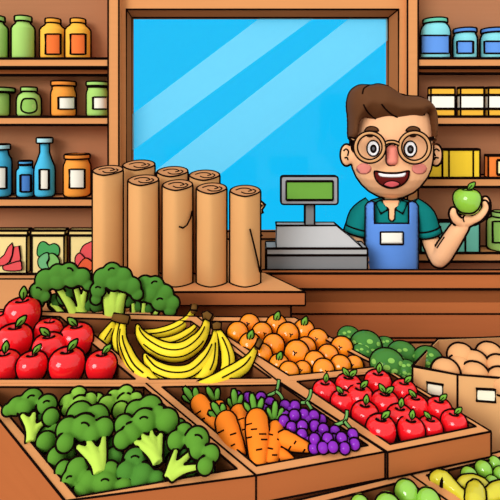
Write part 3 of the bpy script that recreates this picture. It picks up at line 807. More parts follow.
apples([('back row', [(325, 394, 13, 'up', 0), (348.5, 389, 14, 'pair', 0), (378, 385.5, 14.2, 'up', 0), (404, 394, 13.2, 'right', 0)]),
        ('second row', [(342.5, 404.5, 12.5, 'left', 0), (360, 400, 14, 'right', 0), (385, 406, 14.5, 'pair', 0), (415.5, 409, 13, 'left', 0)]),
        ('third row', [(365, 417, 14.2, 'up', 0), (400, 420, 14, 'up', 0), (439, 412, 13.2, 'right', 0)]),
        ('front row', [(381, 432, 15.6, 'right', 0), (411, 432, 14.2, 'up', 0), (430.5, 430, 12.4, 'left', 0), (454, 425, 13.2, 'right', 0)])],
       'front right crate', 'red apples in the front right crate')
# apple in the hand
place('green_apple', 'shiny green apple held up in the shopkeeper\'s hand', 'apple', None, lambda: make_apple('right', appleg), 'apple_green', 467, 202, 13.6, pos=at(467, 202, AY+.002))
# oranges
orm = fruit('orange_peel', '#FA8F18', .5)
def make_orange(kind, R=.032):
    mb = MB(); mb.ball((0, 0, R), R, seg=24, rings=16)
    def on(u, v): d = Vector((u, -math.sqrt(max(.01, 1-u*u-v*v)), v)); return Vector((0, 0, R))+d*R*1.003
    ku, kv = {'a': (.25, .35), 'b': (-.15, .45), 'c': (.35, .1), 'n': (0, 0), 'leaf': (0, 0), 'leafm': (.3, .3)}[kind]
    if kind not in ('n', 'leaf'):
        for a in (.3, 2.3, 4.4): mb.line([on(ku, kv), on(ku+.17*math.cos(a), kv+.17*math.sin(a))], r=.0014)
    kids = [(mb.build('peel', orm, eye=PEYE, r=.0020), [])]
    if kind.startswith('leaf'):
        mb = MB(); leaf(mb, (-.004, -R*.55, R*1.62), .35, R*1.05, R*.30); kids.append((mb.build('leaf', leafm, r=.0018, ink=False), []))
    return kids
orows = [('back row', [(249.5, 325, 10.6, 'b'), (276.5, 326, 11, 'leafm'), (304, 331, 11, 'leaf')]),
         ('second row', [(237.5, 333.5, 11.2, 'n'), (262, 333.5, 10.6, 'a'), (288, 334.5, 11.4, 'a'), (318, 340, 10.6, 'b')]),
         ('third row', [(250, 345, 11.6, 'leaf'), (273.5, 346, 11.6, 'n'), (306, 348, 10.4, 'n'), (342, 348.5, 11.6, 'b')]),
         ('fourth row', [(262, 355, 10.8, 'n'), (296.8, 353.8, 13, 'b'), (328, 356, 11, 'n')]),
         ('fifth row', [(279, 365, 10.6, 'leaf'), (314.8, 362.5, 11, 'c'), (354, 365.5, 9.6, 'b')]),
         ('front row', [(289, 372.5, 10.6, 'c'), (302.6, 370.5, 9.2, 'b'), (323.6, 370.5, 11.4, 'a'), (340.5, 366.5, 11, 'c')])]
for rn, row in orows:
    n = len(row)
    for i, (x, y, r, k) in enumerate(row):
        pos = ['leftmost', 'second from left', 'third from left', 'fourth'][i] if i < n-1 else 'rightmost'
        place('orange', 'round orange, %s in the %s of the orange crate' % (pos, rn), 'orange', 'oranges in the back crate', lambda k=k: make_orange(k), 'orange_'+k, x, y, r, R=.032, cz=1.0, rise=.048)
# ================================================================== CRATES AND STANDS
def crate(label, outer, inner, drop, floor, lines, a=PA, group='wooden produce crates', vlines=()):
    """outer/inner: BL BR FR FL in pixels on the display plane"""
    O = [pp(x, y, 0, a) for x, y in outer]; I = [pp(x, y, 0, a) for x, y in inner]
    c = sum(O, Vector())/4; t = thing('wooden_crate', label, 'crate', (c.x, c.y, plz(c.y, a)-drop), group)
    D = Vector((0, 0, -drop)); F = Vector((0, 0, -floor))
    names = ['back', 'right', 'front', 'left']
    for i in range(4):
        j = (i+1) % 4
        mb = MB(); o0, o1, i0, i1 = O[i], O[j], I[i], I[j]
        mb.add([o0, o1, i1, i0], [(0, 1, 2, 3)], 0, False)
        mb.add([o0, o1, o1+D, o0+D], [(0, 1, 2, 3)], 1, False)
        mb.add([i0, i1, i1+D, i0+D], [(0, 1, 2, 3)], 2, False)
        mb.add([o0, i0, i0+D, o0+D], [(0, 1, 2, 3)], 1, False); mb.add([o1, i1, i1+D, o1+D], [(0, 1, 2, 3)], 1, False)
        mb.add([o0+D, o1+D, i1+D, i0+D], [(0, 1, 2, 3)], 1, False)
        mb.line([i0, i1]); mb.line([i0, i0+F])
        if i in lines: mb.line([o0, o1])
        if i == 2: mb.line([o0+D, o1+D])
        if i == 2:
            for k in vlines: mb.line([O[k], O[k]+D])
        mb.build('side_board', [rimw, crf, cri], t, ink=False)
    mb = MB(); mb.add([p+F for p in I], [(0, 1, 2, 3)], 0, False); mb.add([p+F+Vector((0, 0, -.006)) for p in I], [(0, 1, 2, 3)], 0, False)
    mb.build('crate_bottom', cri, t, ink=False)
    return t
dr = .062
crate('open wooden crate of red apples at the left edge', [(-85, 306), (64, 312.5), (146, 383), (-50, 383)], [(-70, 312), (60, 316.8), (135, 379.3), (-40, 379.3)], dr, .050, (0,))
crate('open wooden crate holding the banana bunches', [(64, 312.5), (197, 316.6), (279, 382), (146, 383)], [(73, 318.2), (191, 321.4), (271, 378.2), (150, 379.3)], dr, .050, (0, 1))
crate('open wooden crate heaped with oranges', [(197, 316.6), (295, 317.6), (389, 369.6), (279, 382)], [(204, 321.4), (290, 322), (378, 366.6), (289, 375.6)], dr, .050, (0, 1))
crate('large front left wooden crate full of broccoli', [(-30, 383.3), (146, 383.3), (256, 475.5), (65, 501)], [(-15, 387), (144, 387.4), (237, 469), (76.8, 496.8)], dr, .050, (1, 2, 3), vlines=(2, 3))
crate('front middle wooden crate with carrots and grapes', [(146, 383.3), (279, 382.3), (385, 451.8), (256, 475.5)], [(162, 387), (281, 385), (368, 445.6), (256.5, 466)], dr, .050, (1, 2), vlines=(2, 3))
crate('front right wooden crate of red apples', [(279.6, 382), (389, 370), (491, 431.5), (387.5, 452.2)], [(297, 381.6), (388.5, 372.8), (476, 426.6), (390, 444.4)], dr, .050, (1, 2, 3), vlines=(2, 3))
# lower tier: its plane passes just under the front crates
A2 = PA-dr-.004
crate('lower wooden crate of green limes at the bottom edge', [(262, 509), (409, 473.6), (475, 520), (330, 560)], [(285, 512), (407, 480.5), (452, 512), (340, 545)], .05, .03, (0, 1), a=A2)
crate('lower wooden crate of limes and pears at the bottom right corner', [(409, 473.6), (530, 444.5), (590, 490), (475, 520)], [(426.5, 475.6), (540, 448), (570, 490), (480, 508)], .05, .03, (0, 1), a=A2)
# the stands
t = thing('display_stand', 'sloping brown wooden stand that carries the upper crates', 'stand', (-.1, 1.4, 0))
def slab(mb, P, a, drop, m=0):
    top = [Vector((x, y, plz(y, a)-drop)) for x, y in P]; bot = [Vector((x, y, 0)) for x, y in P]
    mb.prism(bot, top, m, True)
def q2(px, py, a=PA): v = pp(px, py, 0, a); return (v.x, v.y)
mb = MB(); slab(mb, [q2(-84, 307), q2(294, 318.6), q2(388, 371), q2(484, 426), q2(386, 444), q2(254, 468), q2(67, 490), q2(-28, 384), q2(-50, 382)], PA, dr+.002)
mb.build('stand_body', crf, t)
t = thing('display_stand', 'low front wooden stand under the lime crates', 'stand', (.5, 1.0, 0))
mb = MB(); P = [pp(x, y, 0, A2) for x, y in [(266, 516), (409, 484), (525, 455), (583, 490), (475, 516), (330, 555)]]
mb.prism([Vector((p.x, p.y+.003, 0)) for p in P], [Vector((p.x, p.y+.003, p.z-.051)) for p in P]); mb.build('stand_body', crf, t)
t = thing('side_table', 'low brown side table under the cardboard cartons', 'table', (.62, 1.6, 0))
mb = MB(); P = [(.30, 1.70), (.46, 1.53), (.62, 1.345), (.95, 1.33), (.95, 1.92), (.30, 1.92)]
mb.prism([Vector((x, y, .57)) for x, y in P], [Vector((x, y, .60)) for x, y in P]); mb.build('tabletop', redw2, t)
for x, y in ((.36, 1.86), (.90, 1.86), (.90, 1.40), (.63, 1.40)):
    MB().box((x-.02, y-.02, 0), (x+.02, y+.02, .57)).build('leg', redw2, t)
# cartons
def carton(name, label, P, z0, z1, floor, tags):
    c = Vector((sum(p[0] for p in P)/len(P), sum(p[1] for p in P)/len(P), z0)); t = thing(name, label, 'box', c, 'cardboard cartons of produce')
    n = len(P); mb = MB(); B = [Vector((x, y, z0)) for x, y in P]; T = [Vector((x, y, z1)) for x, y in P]
    cc = Vector((c.x, c.y, 0)); I = [p+(Vector((cc.x, cc.y, p.z))-p).normalized()*.006 for p in T]
    for i in range(n):
        j = (i+1) % n
        mb.add([B[i], B[j], T[j], T[i]], [(0, 1, 2, 3)], 0, False); mb.add([T[i], T[j], I[j], I[i]], [(0, 1, 2, 3)], 0, False)
        mb.add([I[i], I[j], I[j]-Vector((0, 0, floor)), I[i]-Vector((0, 0, floor))], [(0, 1, 2, 3)], 1, False)
        mb.line([B[i], T[i]])
    mb.add([p-Vector((0, 0, floor)) for p in I], [tuple(range(n))], 1, False); mb.add(B, [tuple(range(n))], 0, False)
    mb.line(T, True); mb.line(B, True)
    mb.build('carton_body', [card, cardi], t, ink=False)
    for i, quad in tags:
        a, b = T[i], T[(i+1) % n]; d = (b-a).normalized(); nn = Vector((d.y, -d.x, 0))
        if nn.dot(Vector((0, -1, 0))) < 0: nn = -nn
        pts = []
        for px, py in quad:
            ray = (at(px, py, 1)-EYE); k = (a-EYE).dot(nn)/ray.dot(nn); pts.append(EYE+ray*k+nn*.002)
        mb = MB(); mb.prism([p-nn*.001 for p in pts], [p+nn*.001 for p in pts]); mb.build('price_card', mat('cream_card', '#F6F2D6'), t, ink=False)
    return t
ZP = .868
def qz(px, py, z): Y = (H-z)/((py-120)/500); v = at(px, py, Y); return (v.x, v.y)
carton('cardboard_box', 'cardboard box heaped with brown potatoes and two blank price cards', [qz(412.5, 366, ZP), qz(457.5, 374.6, ZP), qz(540, 381, ZP), (.86, 1.62), (.60, 1.60)], .602, ZP, .062,
       [(0, [(427, 382), (442.8, 384.5), (442.6, 396.5), (427.4, 394)]), (1, [(476.5, 388.4), (495, 389.3), (495, 401.6), (476.5, 400.2)])])
carton('cardboard_box', 'cardboard box of green melons behind the orange crate', [(.315, 1.70), (.435, 1.58), (.54, 1.575), (.60, 1.64), (.66, 1.68), (.66, 1.76), (.315, 1.76)], .602, .787, .03, [])
# potatoes
potm = mat('potato_skin', '#E0A36C', .8, .1)
def make_potato(R=.04):
    mb = MB(); mb.ball((0, 0, R), (R, R*.96, R*.98), seg=24, rings=16); return [(mb.build('potato_skin', potm, eye=PEYE, r=.0027), [])]
prow = [('back row', [(461, 357, 13.5), (489.5, 356, 13.5)]), ('second row', [(474.5, 364, 13.6), (499, 368.5, 13.4)]), ('third row', [(460, 368, 13)]), ('front row', [(445.6, 372.6, 14.3), (475, 376.5, 14.3), (501, 381.5, 14)])]
for rn, row in prow:
    for i, (x, y, r) in enumerate(row):
        pos = '' if len(row) == 1 else ['left', 'middle', 'right'][i] if len(row) == 3 else ['left', 'right'][i]
        # rests in the box: centre height from its row
        zc = ZP-.022+{'back row': .026, 'second row': .016, 'third row': .006, 'front row': 0}[rn]; Y = (H-zc)/((y-120)/500)
        place('potato', ('round brown potato, %s in the %s of the cardboard box' % (pos, rn)).replace(' , ', ', ').replace(',  ', ', '), 'potato', 'potatoes in the cardboard box', make_potato, 'potato', x, y, r, cz=1.0, pos=at(x, y, Y))
# melons
melm = fruit('melon_rind', '#417C33', .1); mels = mat('melon_spot', '#86BC55')
def make_melon(seed, R=.05):
    rnd = random.Random(seed); mb = MB(); rr = Vector((R, R*.95, R*.86)); mb.ball((0, 0, R*.86), rr, seg=28, rings=18)
    pts = []
    tries = 0
    while len(pts) < 9 and tries < 400:
        tries += 1
        u, v = rnd.uniform(-.75, .75), rnd.uniform(-.2, .85)
        if u*u+v*v < .72 and all((u-a)**2+(v-b)**2 > .12 for a, b in pts): pts.append((u, v))
    for u, v in pts:
        d = Vector((u, -math.sqrt(1-u*u-v*v), v)); c = Vector((d.x*rr.x, d.y*rr.y, d.z*rr.z)); nn = Vector((d.x/rr.x, d.y/rr.y, d.z/rr.z)).normalized()
        q = nn.to_track_quat('Z', 'Y').to_matrix(); s_ = R*rnd.uniform(.09, .15); k = 12; n0 = len(mb.v)
        ring = [Vector((0, 0, R*.86))+c+nn*.0012+q @ Vector((s_*1.35*math.cos(6.283*i/k), s_*math.sin(6.283*i/k), -s_*s_/R*.5)) for i in range(k)]
        mb.add([Vector((0, 0, R*.86))+c+nn*.0018]+ring, [(0, i+1, (i+1) % k+1) for i in range(k)], 1, False)
    return [(mb.build('melon_rind', [melm, mels], eye=PEYE, r=.0020), [])]
mlist = [(349, 337, 12, 'green melon half hidden behind the rightmost orange', .0), (366, 345, 16, 'large spotted green melon at the back left of the melon heap', 0), (385, 346, 10.5, 'small green melon peeping between two larger back melons', 0),
         (402, 354.5, 15, 'spotted green melon at the back right of the heap', 0), (361.5, 354, 11.5, 'small green melon low beside the crate edge', 0), (387, 364, 17.5, 'largest spotted green melon at the front of the heap', 0),
         (406, 370, 11.5, 'small green melon low beside the potato box corner', 0), (428, 359.5, 14.8, 'spotted green melon at the right end against the potato box', 0)]
for i, (x, y, r, lb, _) in enumerate(mlist):
    zc = .805+r*.0012+.012 + (.006 if y < 350 else 0); Y = (H-zc)/((y-120)/500)
    if i == 0: Y -= .02
    place('green_melon', lb, 'melon', 'green melons in the cardboard box', lambda i=i: make_melon(i), 'melon%d' % (i % 4), x, y, r, R=.05, cz=.86, pos=at(x, y, Y))
# limes and pears in the lower crates
limem = fruit('lime_peel', '#8CC540', .6, 1.6); pearm = fruit('pear_skin', '#CFC431', .5, 1.5)
def make_lime(R=.03):
    mb = MB(); mb.ball((0, 0, R), R, seg=24, rings=16); return [(mb.build('lime_peel', limem, eye=PEYE, r=.0017), [])]
for x, y, r, lb in ((406.5, 492.5, 12.3, 'largest shiny green lime at the top of the bottom lime crate'), (428.5, 501, 12.3, 'green lime at the right of the bottom lime crate'), (360, 505, 9.8, 'small green lime at the left of the bottom lime crate'), (388, 508, 14, 'green lime in the middle of the bottom lime crate'),
                    (469.2, 475.5, 8.4, 'green lime left of its neighbours in the corner crate'), (483.5, 469.5, 8.6, 'green lime second from the left in the corner crate'), (494, 463.5, 7.2, 'green lime highest at the back of the corner crate'), (492.6, 483, 7.2, 'small green lime lowest at the right of the corner crate'), (501.5, 475, 8, 'green lime cut off by the right edge of the picture')):
    place('green_lime', lb, 'lime', 'green limes in the lower crates', make_lime, 'lime', x, y, r, R=.03, cz=1.0, a=A2, rise=.028)
def pear(pts, rad, label, dz):
    P = [pp(x, y, dz, A2) for x, y in pts]; root = thing('yellow_pear', label, 'pear', P[0]-Vector((0, 0, .02)), 'yellow green pears in the corner crate')
    mb = MB(); CV = catmull(P, 5, False); mb.tube(CV, [r*P[0].y/500 for r in rad], seg=18); mb.build('pear_skin', pearm, root, r=.0017)
pear([(430.5, 481), (433, 480), (438, 479.5), (444, 481), (451, 486.5), (458, 492), (464, 497), (468, 501), (470, 503)], [.5, 5.5, 8.6, 9.2, 7.2, 5.6, 5.4, 4, .5], 'long yellow green pear lying along the left board of the corner crate', .0)
pear([(456.5, 492), (459, 488), (465, 484.5), (474, 484), (483, 486.5), (488, 491), (490, 494)], [.5, 5, 8, 8.6, 7.4, 4.6, .5], 'yellow green pear lying crosswise behind the upright one', -.004)
pear([(476, 482.5), (476, 485), (476, 490), (475.5, 496), (475, 502), (475, 508)], [.5, 6, 9, 9.6, 9.2, 6], 'yellow green pear in the middle of the corner crate', .008)
pear([(486, 500), (489, 496), (496, 492), (505, 490), (512, 492)], [.5, 6, 8.4, 8.8, 7], 'yellow green pear at the right picture edge', .004)

# ================================================================== BANANAS
banm = mat('banana_yellow', '#FBDF2E', .5, .15); crm = mat('banana_stem_brown', '#6B4A22')
def banana(parent, pts, dz, rad, ridge=(.0,), tip=True, neck=0):
    """pts in px, dz list of heights above the display plane"""
    n = len(pts); D = [q-.020 for q in dz]
    P = [pp(x, y, d) for (x, y), d in zip(pts, D)]
    CV = catmull(P, 6, False); s = P[n//2].y/500
    mb = MB(); mb.tube(CV, [r*s for r in rad], 0, seg=16)
    bv = mb.bvh()
    # ridge lines run along the fruit, a little to one side of its middle
    m_ = len(CV)
    for off, a, b in ridge:
        L = []
        for i in range(int(a*m_), int(b*m_)):
            p = CV[i]; t_ = (CV[min(i+1, m_-1)]-CV[max(i-1, 0)]).normalized(); e_ = (EYE-p).normalized(); sd_ = t_.cross(e_).normalized(); e_ = sd_.cross(t_).normalized(); e_ = e_ if e_.dot(EYE-p) > 0 else -e_
            tt = i/(m_-1)*(len(rad)-1); k = min(int(tt), len(rad)-2); rr = (rad[k]+(rad[k+1]-rad[k])*(tt-k))*s
            L.append(p+sd_*rr*off+e_*(rr*math.sqrt(max(0, 1-off*off))+.0004))
        if len(L) > 2: mb.line(L, r=.0019)
    o = mb.build('banana', banm, parent, r=.0020)
    if tip:
        mb = MB(); d = (CV[0]-CV[2]).normalized(); mb.tube([CV[0]-d*.002, CV[0]+d*.006], [.0052, .0048], seg=10); mb.build('banana_tip', crm, o, r=.0016)
    return o
def crown(parent, pts, dz, rad):
    P = [pp(x, y, dz) for x, y in pts]; mb = MB(); mb.tube(P, [r*P[0].y/500 for r in rad], 0, seg=10); mb.build('bunch_crown', crm, parent, r=.0019)
def bunch(label, x, y): return thing('banana_bunch', label, 'bananas', pp(x, y, -.02), 'banana bunches in the crate')
W = [1.2, 5, 6.8, 7.2, 6.6, 4.2, 2.4]
t = bunch('small bunch of bananas hanging down at the left of the crate', 122, 340)
banana(t, [(99, 352), (102, 344), (105, 338), (110, 330), (115, 322)], [-.02, .0, .01, .02, .025], [1, 5.5, 6.5, 5, 3], [(.1, .35, .75)], tip=False)
banana(t, [(127, 366), (120, 352), (117, 338), (119, 322)], [-.005, .005, .012, .022], [1, 5, 5, 3], [(.2, .3, .8)], tip=False)
banana(t, [(160, 383), (146, 376), (134, 366), (126, 352), (122, 338), (123, 323)], [.005, .012, .016, .02, .022, .026], [2, 6.5, 7, 6.8, 5, 3.2], [(.15, .2, .8), (-.5, .3, .9)], tip=False)
crown(t, [(113.5, 317), (121, 318.5), (129, 320)], .028, [3.6, 4.2, 3.8])
t = bunch('pair of bananas at the back with a short brown stem', 178, 333)
banana(t, [(136, 331), (148, 334), (163, 332.5), (178, 327), (188, 319), (193.5, 309)], [0, .0, .0, .004, .008, .012], [2, 4.2, 5, 5.4, 4, 2.2], [(-.1, .1, .7)], tip=False)
banana(t, [(146, 340), (158, 343), (174, 341), (188, 334), (197, 326), (203, 319)], [.0, .0, .0, .002, .006, .01], [2, 4.2, 5, 5, 3.4, 2], [(.1, .1, .8)], tip=False)
crown(t, [(193.6, 311), (194.2, 306.5)], .014, [3.4, 3.6])
t = bunch('big bunch of long curved bananas across the middle of the crate', 180, 365)
banana(t, [(137.5, 326), (141, 335), (150, 344), (165, 351.5), (181, 352), (195, 344), (204, 332), (207.5, 318)], [.012, .014, .016, .018, .02, .02, .02, .022], [2, 5.4, 7.8, 8.8, 9, 8.6, 6, 2.8], [(-.3, .1, .88), (.45, .3, .75)])
banana(t, [(145, 355), (149, 362), (158, 370), (173, 374.5), (190, 372.5), (204, 361), (212, 347), (215, 334)], [.02, .02, .02, .018, .018, .02, .02, .02], [2, 5.4, 7.4, 8, 8, 8, 5.5, 2.6], [(-.25, .1, .86), (.5, .3, .7)])
crown(t, [(202.5, 316), (207, 315), (211.5, 318)], .026, [3.2, 4, 3.4])
t = bunch('short upright bunch of bananas near the orange crate', 222, 350)
banana(t, [(196, 380), (205, 374), (211, 364), (214, 350), (215, 331)], [.006, .012, .015, .018, .022], [3, 6, 6.4, 5, 2.6], [(.2, .3, .8)], tip=False)
banana(t, [(222, 385), (227, 372), (228, 358), (224.5, 344), (217.5, 330)], [.0, .006, .01, .016, .022], [4, 7, 7.2, 5.8, 2.8], [(.1, .25, .8)], tip=False)
crown(t, [(212.5, 326.5), (217, 325.5), (221, 326)], .026, [3, 3.8, 3])
t = thing('banana', 'single banana lying at the front of the crate towards the oranges', 'banana', pp(235, 374, -.02))
banana(t, [(196, 386), (212, 382.5), (228, 375.5), (243, 366.5), (251, 357), (256.5, 346.5)], [.008, .012, .016, .02, .026, .032], [3, 6, 7.4, 7.2, 4.4, 2], [(-.1, .3, .75)], tip=False)
crown(t, [(256.5, 348), (260, 341)], .034, [2.6, 3])
for o in [c for c in bpy.data.objects if c.parent == t and c.name.startswith('banana')]: o.name = 'banana_peel'

# ================================================================== BROCCOLI
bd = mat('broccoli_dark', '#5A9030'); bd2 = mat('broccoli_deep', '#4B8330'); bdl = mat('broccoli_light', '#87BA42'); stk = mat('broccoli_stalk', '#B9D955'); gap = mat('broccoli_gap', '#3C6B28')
def broccoli(label, lobes, stalks, pos, m=bd, group='broccoli heads in the front left crate', sq=.9, gaps=()):
    """lobes: (x, y, r, dz); stalks: list of polylines with radii"""
    p0 = pos(lobes[0][0], lobes[0][1], 0); root = thing('broccoli_head', label, 'broccoli', p0-Vector((0, 0, .02)), group)
    mb = MB()
    for l in lobes:
        x, y, r = l[:3]; d = l[3] if len(l) > 3 else .03; c = pos(x, y, d); s = c.y/500
        mb.ball(c, (r*s, r*s*sq, r*s), seg=22, rings=14)
    mb = remesh(mb, .0032 if p0.y < 1.6 else .004, 5); bv = mb.bvh(); rnd = random.Random(int(lobes[0][0]*7))
    for l in lobes:       # little curled lines on the florets
        x, y, r = l[:3]
        if len(l) > 4 and l[4]:
            a0 = rnd.uniform(3.4, 4.4)
            mb.line([hit(x+r*.42*math.cos(a0+k*.3), y+r*.42*math.sin(a0+k*.3), -.0004, bv, 1.3) for k in range(7)], r=.0016*p0.y)
    mb.build('floret', m, root, r=.00165*p0.y, smooth_contour=2, minlen=.012, rim=.26)
    if stalks:
        mb = MB()
        for pts, rad in stalks:
            P = [pos(x, y, d) for x, y, d in pts]; mb.tube(catmull(P, 4, False), [r*P[0].y/500 for r in rad], seg=14)
        mb = remesh(mb, .0025, 4); mb.build('stalk', stk, root, r=.0016*p0.y, smooth_contour=2, minlen=.01, rim=.26)
    if gaps:  # dark green balls filling the gaps between stalks
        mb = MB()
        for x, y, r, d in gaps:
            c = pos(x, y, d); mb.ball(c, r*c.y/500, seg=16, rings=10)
        mb.build('gap_fill', gap, root, r=.0014*p0.y)
    return root
P1 = lambda x, y, d: pp(x, y, d)
broccoli('broccoli head with wide pale stalk at the top left of the front crate', [(32, 400, 11, .03, 1), (17, 406, 9, .026), (47, 405, 10, .028, 1), (51, 417, 8.5, .026), (8, 410, 6, .02), (25, 407, 8, .03)],
         [([(31, 442, .0), (30, 428, .014), (22, 415, .02)], [5.5, 5, 3]), ([(31, 442, .0), (32, 428, .014), (34, 413, .02)], [5.5, 4.6, 3]), ([(31, 438, .004), (38, 427, .014), (46, 421, .018)], [5, 3.6, 2.6])], P1, gaps=[(28, 420, 6, .004), (40, 420, 6, .004)])
broccoli('large broccoli head left of centre in the front crate', [(80, 416, 13.5, .042), (97, 417, 12, .04), (68, 430, 12, .04), (65, 443, 9, .036), (104, 428, 10, .04), (84, 428, 13, .042, 1), (92, 434, 9, .038)],
         [([(98, 474, .010), (94, 460, .02), (77, 446, .026)], [5, 6, 3]), ([(99, 474, .010), (96, 458, .022), (88, 440, .028)], [6, 6.4, 3.4]), ([(100, 472, .010), (102, 456, .022), (104, 436, .028)], [6, 5.4, 3.2])], P1, gaps=[(82, 444, 7, .012), (97, 444, 6, .012)])
broccoli('broad broccoli head right of centre with hand shaped pale stalk', [(150, 409, 13, .042), (136, 412, 11, .04), (124, 425, 10, .038), (122, 440, 9, .034), (144, 422, 12.5, .044, 1), (167, 421, 12, .04), (131, 434, 10, .036), (158, 417, 11, .04)],
         [([(158, 463, .014), (151, 452, .024), (134, 441, .026)], [6, 5.6, 2.8]), ([(158, 463, .014), (152, 448, .026), (141, 434, .03)], [6, 5.6, 2.6]), ([(158, 463, .014), (154, 446, .026), (151, 430, .03)], [6, 5, 2.6]), ([(157, 462, .014), (159, 448, .024), (161, 434, .028)], [6, 4.4, 3.2])], P1, gaps=[(140, 445, 5, .012), (146, 438, 5, .012), (156, 438, 4, .012)])
broccoli('broccoli head leaning right in the front corner of the crate', [(184, 433, 9.5, .036), (176, 441, 9.5, .034), (197, 440, 12.5, .04, 1), (211, 454, 9, .034), (205, 466, 8.5, .028), (198, 450, 9, .034)],
         [([(168, 478, .008), (172, 464, .018), (176, 450, .024)], [5, 4.4, 3]), ([(168, 479, .008), (178, 466, .018), (191, 453, .024)], [5, 4.6, 3]), ([(170, 478, .008), (183, 470, .016), (199, 467, .02)], [4.6, 4.2, 2.8])], P1, gaps=[(184, 455, 6, .008), (190, 464, 5, .006)])
broccoli('pale green broccoli at the back between the two large heads', [(68, 403, 8.5, .012), (78, 396, 9, .014), (90, 400, 7.5, .012), (67, 410, 6, .01), (80, 404, 8, .016)], [], P1, bdl)
broccoli('pale green broccoli at the back right under the middle rail', [(126, 394, 8.5, .014), (114, 397, 7.5, .012), (136, 399, 7, .012), (107, 405, 9, .01), (121, 411, 9, .014), (98, 399, 6, .008), (125, 402, 8, .012)], [], P1, bdl)
broccoli('deep green broccoli along the lower left board of the crate', [(46, 442, 10, -.002), (57, 457, 10, .0), (68, 450, 10, -.004), (55, 430, 10, -.006), (64, 470, 9, -.002), (44, 431, 8, -.008), (64, 438, 10, -.01)], [], P1, bd)
broccoli('low green broccoli in the front left corner of the crate', [(78, 470, 12, .0), (70, 480, 9, -.006, 1), (90, 482, 11, -.008), (105, 484, 12, -.008, 1), (82, 491, 9, -.014), (110, 472, 10, .0), (124, 487, 9, -.014)], [], P1, bd)
broccoli('low deep green broccoli in the middle of the front board', [(114, 458, 10, .0), (135, 461, 12.5, .002, 1), (126, 473, 11, -.002), (143, 475, 11, -.004), (157, 480, 9, -.012), (138, 484, 9, -.014), (114, 446, 9, -.006)], [], P1, bd2)
broccoli('small deep green broccoli behind the right leaning head', [(178, 428, 9, -.008), (170, 438, 9, -.008), (168, 450, 10, -.006), (176, 462, 10, -.008), (192, 464, 10, -.01), (206, 470, 9, -.014), (186, 474, 9, -.014), (172, 420, 7, -.01)], [], P1, bd2)
# heads standing behind the crates
def PB_(Yc): return lambda x, y, d: at(x, y, Yc-d)
broccoli('broad broccoli head standing left behind the banana crate', [(46, 280, 11, .02), (58, 273, 9, .02), (69, 272, 9.5, .02, 1), (82, 277, 9, .02), (88, 285, 6, .02), (38, 291, 8.5, .02, 1), (38, 302, 6.5, .016), (58, 281, 9, .024), (72, 280, 8, .024), (45, 296, 6, .02)],
         [([(76, 316, .0), (69, 303, .0), (58, 288, .0)], [6, 4.6, 3]), ([(84, 316, .0), (80, 302, .0), (76, 288, .0)], [5, 3.6, 3]), ([(82, 316, .0), (83, 302, .0), (86, 288, .0)], [4, 3.2, 2.6]), ([(64, 316, .0), (57, 308, .0), (50, 303, .0)], [3.6, 3, 2.4])], PB_(1.80), bd2, 'broccoli heads behind the crates', .6, gaps=[(66, 296, 9, -.02), (56, 302, 8, -.02), (84, 298, 8, -.02), (90, 304, 8, -.02)])
broccoli('middle broccoli head standing behind the banana crate with a thick pale stalk', [(103, 278, 10, .02), (112, 272, 9.5, .02, 1), (123, 276, 9, .02), (132, 286, 9, .02), (137, 294, 6.5, .02), (98, 290, 8, .02, 1), (96, 299, 6, .018), (114, 282, 9, .024), (124, 284, 8, .024)],
         [([(113, 318, .0), (110, 304, .0), (103, 292, .0)], [9, 7, 3]), ([(114, 318, .0), (114, 304, .0), (114, 287, .0)], [9, 7, 3.2]), ([(116, 318, .0), (119, 304, .0), (125, 290, .0)], [8, 6, 3])], PB_(1.79), bd2, 'broccoli heads behind the crates', .6, gaps=[(108, 297, 6, -.02), (120, 297, 6, -.02), (97, 305, 7, -.02), (128, 300, 7, -.02)])
broccoli('rightmost broccoli head standing behind the bananas', [(145, 284, 8.5, .0), (155, 285, 9, .0, 1), (165, 293, 8.5, .0), (172, 303, 8, .0), (170, 310, 7, .0), (150, 294, 9, .006), (160, 302, 9, .004, 1), (143, 294, 8, .0)],
         [([(134, 316, .0), (133, 303, .0)], [3, 2.4]), ([(143, 317, .0), (144, 302, .0)], [3, 2.6]), ([(152, 318, .0), (158, 310, .0)], [3, 2.4])], PB_(1.80), bd2, 'broccoli heads behind the crates', .6, gaps=[(139, 306, 6, -.01), (149, 308, 6, -.01)])

# ================================================================== CARROTS
cam_ = mat('carrot_orange', '#FB8420', .6, .1); cgm = mat('carrot_greens', '#62A03A')
def carrot(label, pts, dz, rad, greens, marks, gdz=None):
    dz = [q-.022 for q in dz]; P = [pp(x, y, d) for (x, y), d in zip(pts, dz)]; s = P[0].y/500
    t = thing('carrot', label, 'carrot', P[-1]-Vector((0, 0, .01)), 'carrots in the front middle crate')
    mb = MB(); mb.tube(catmull(P, 5, False), [r*s for r in rad], 0, seg=20); bv = mb.bvh()
    for x0, y0, x1, y1 in marks: mb.line([hit(x0+(x1-x0)*k/3, y0+(y1-y0)*k/3, .0002, bv, P[1].y-.01) for k in range(4)], r=.0016)
    mb.build('root', cam_, t, r=.0019)
    if greens:
        mb = MB(); bx, by, gl = greens; d0 = dz[0] if gdz is None else gdz
        for gx, gy, gr in gl:
            a, b = Vector((bx, by)), Vector((gx, gy)); Q = [pp(*(a.lerp(b, k)), d0+.008*k) for k in (0, .35, .75, 1)]; Q[-1] = Q[-1]
            Y0 = pp(bx, by, d0).y; Q = [at(*(a.lerp(b, k)), Y0-.003+.004*k) for k in (0, .4, .8, 1)]
            mb.tube(Q, [gr*.55*s, gr*s, gr*s, gr*.55*s], seg=12)
        mb.build('leafy_top', cgm, t, r=.0018)
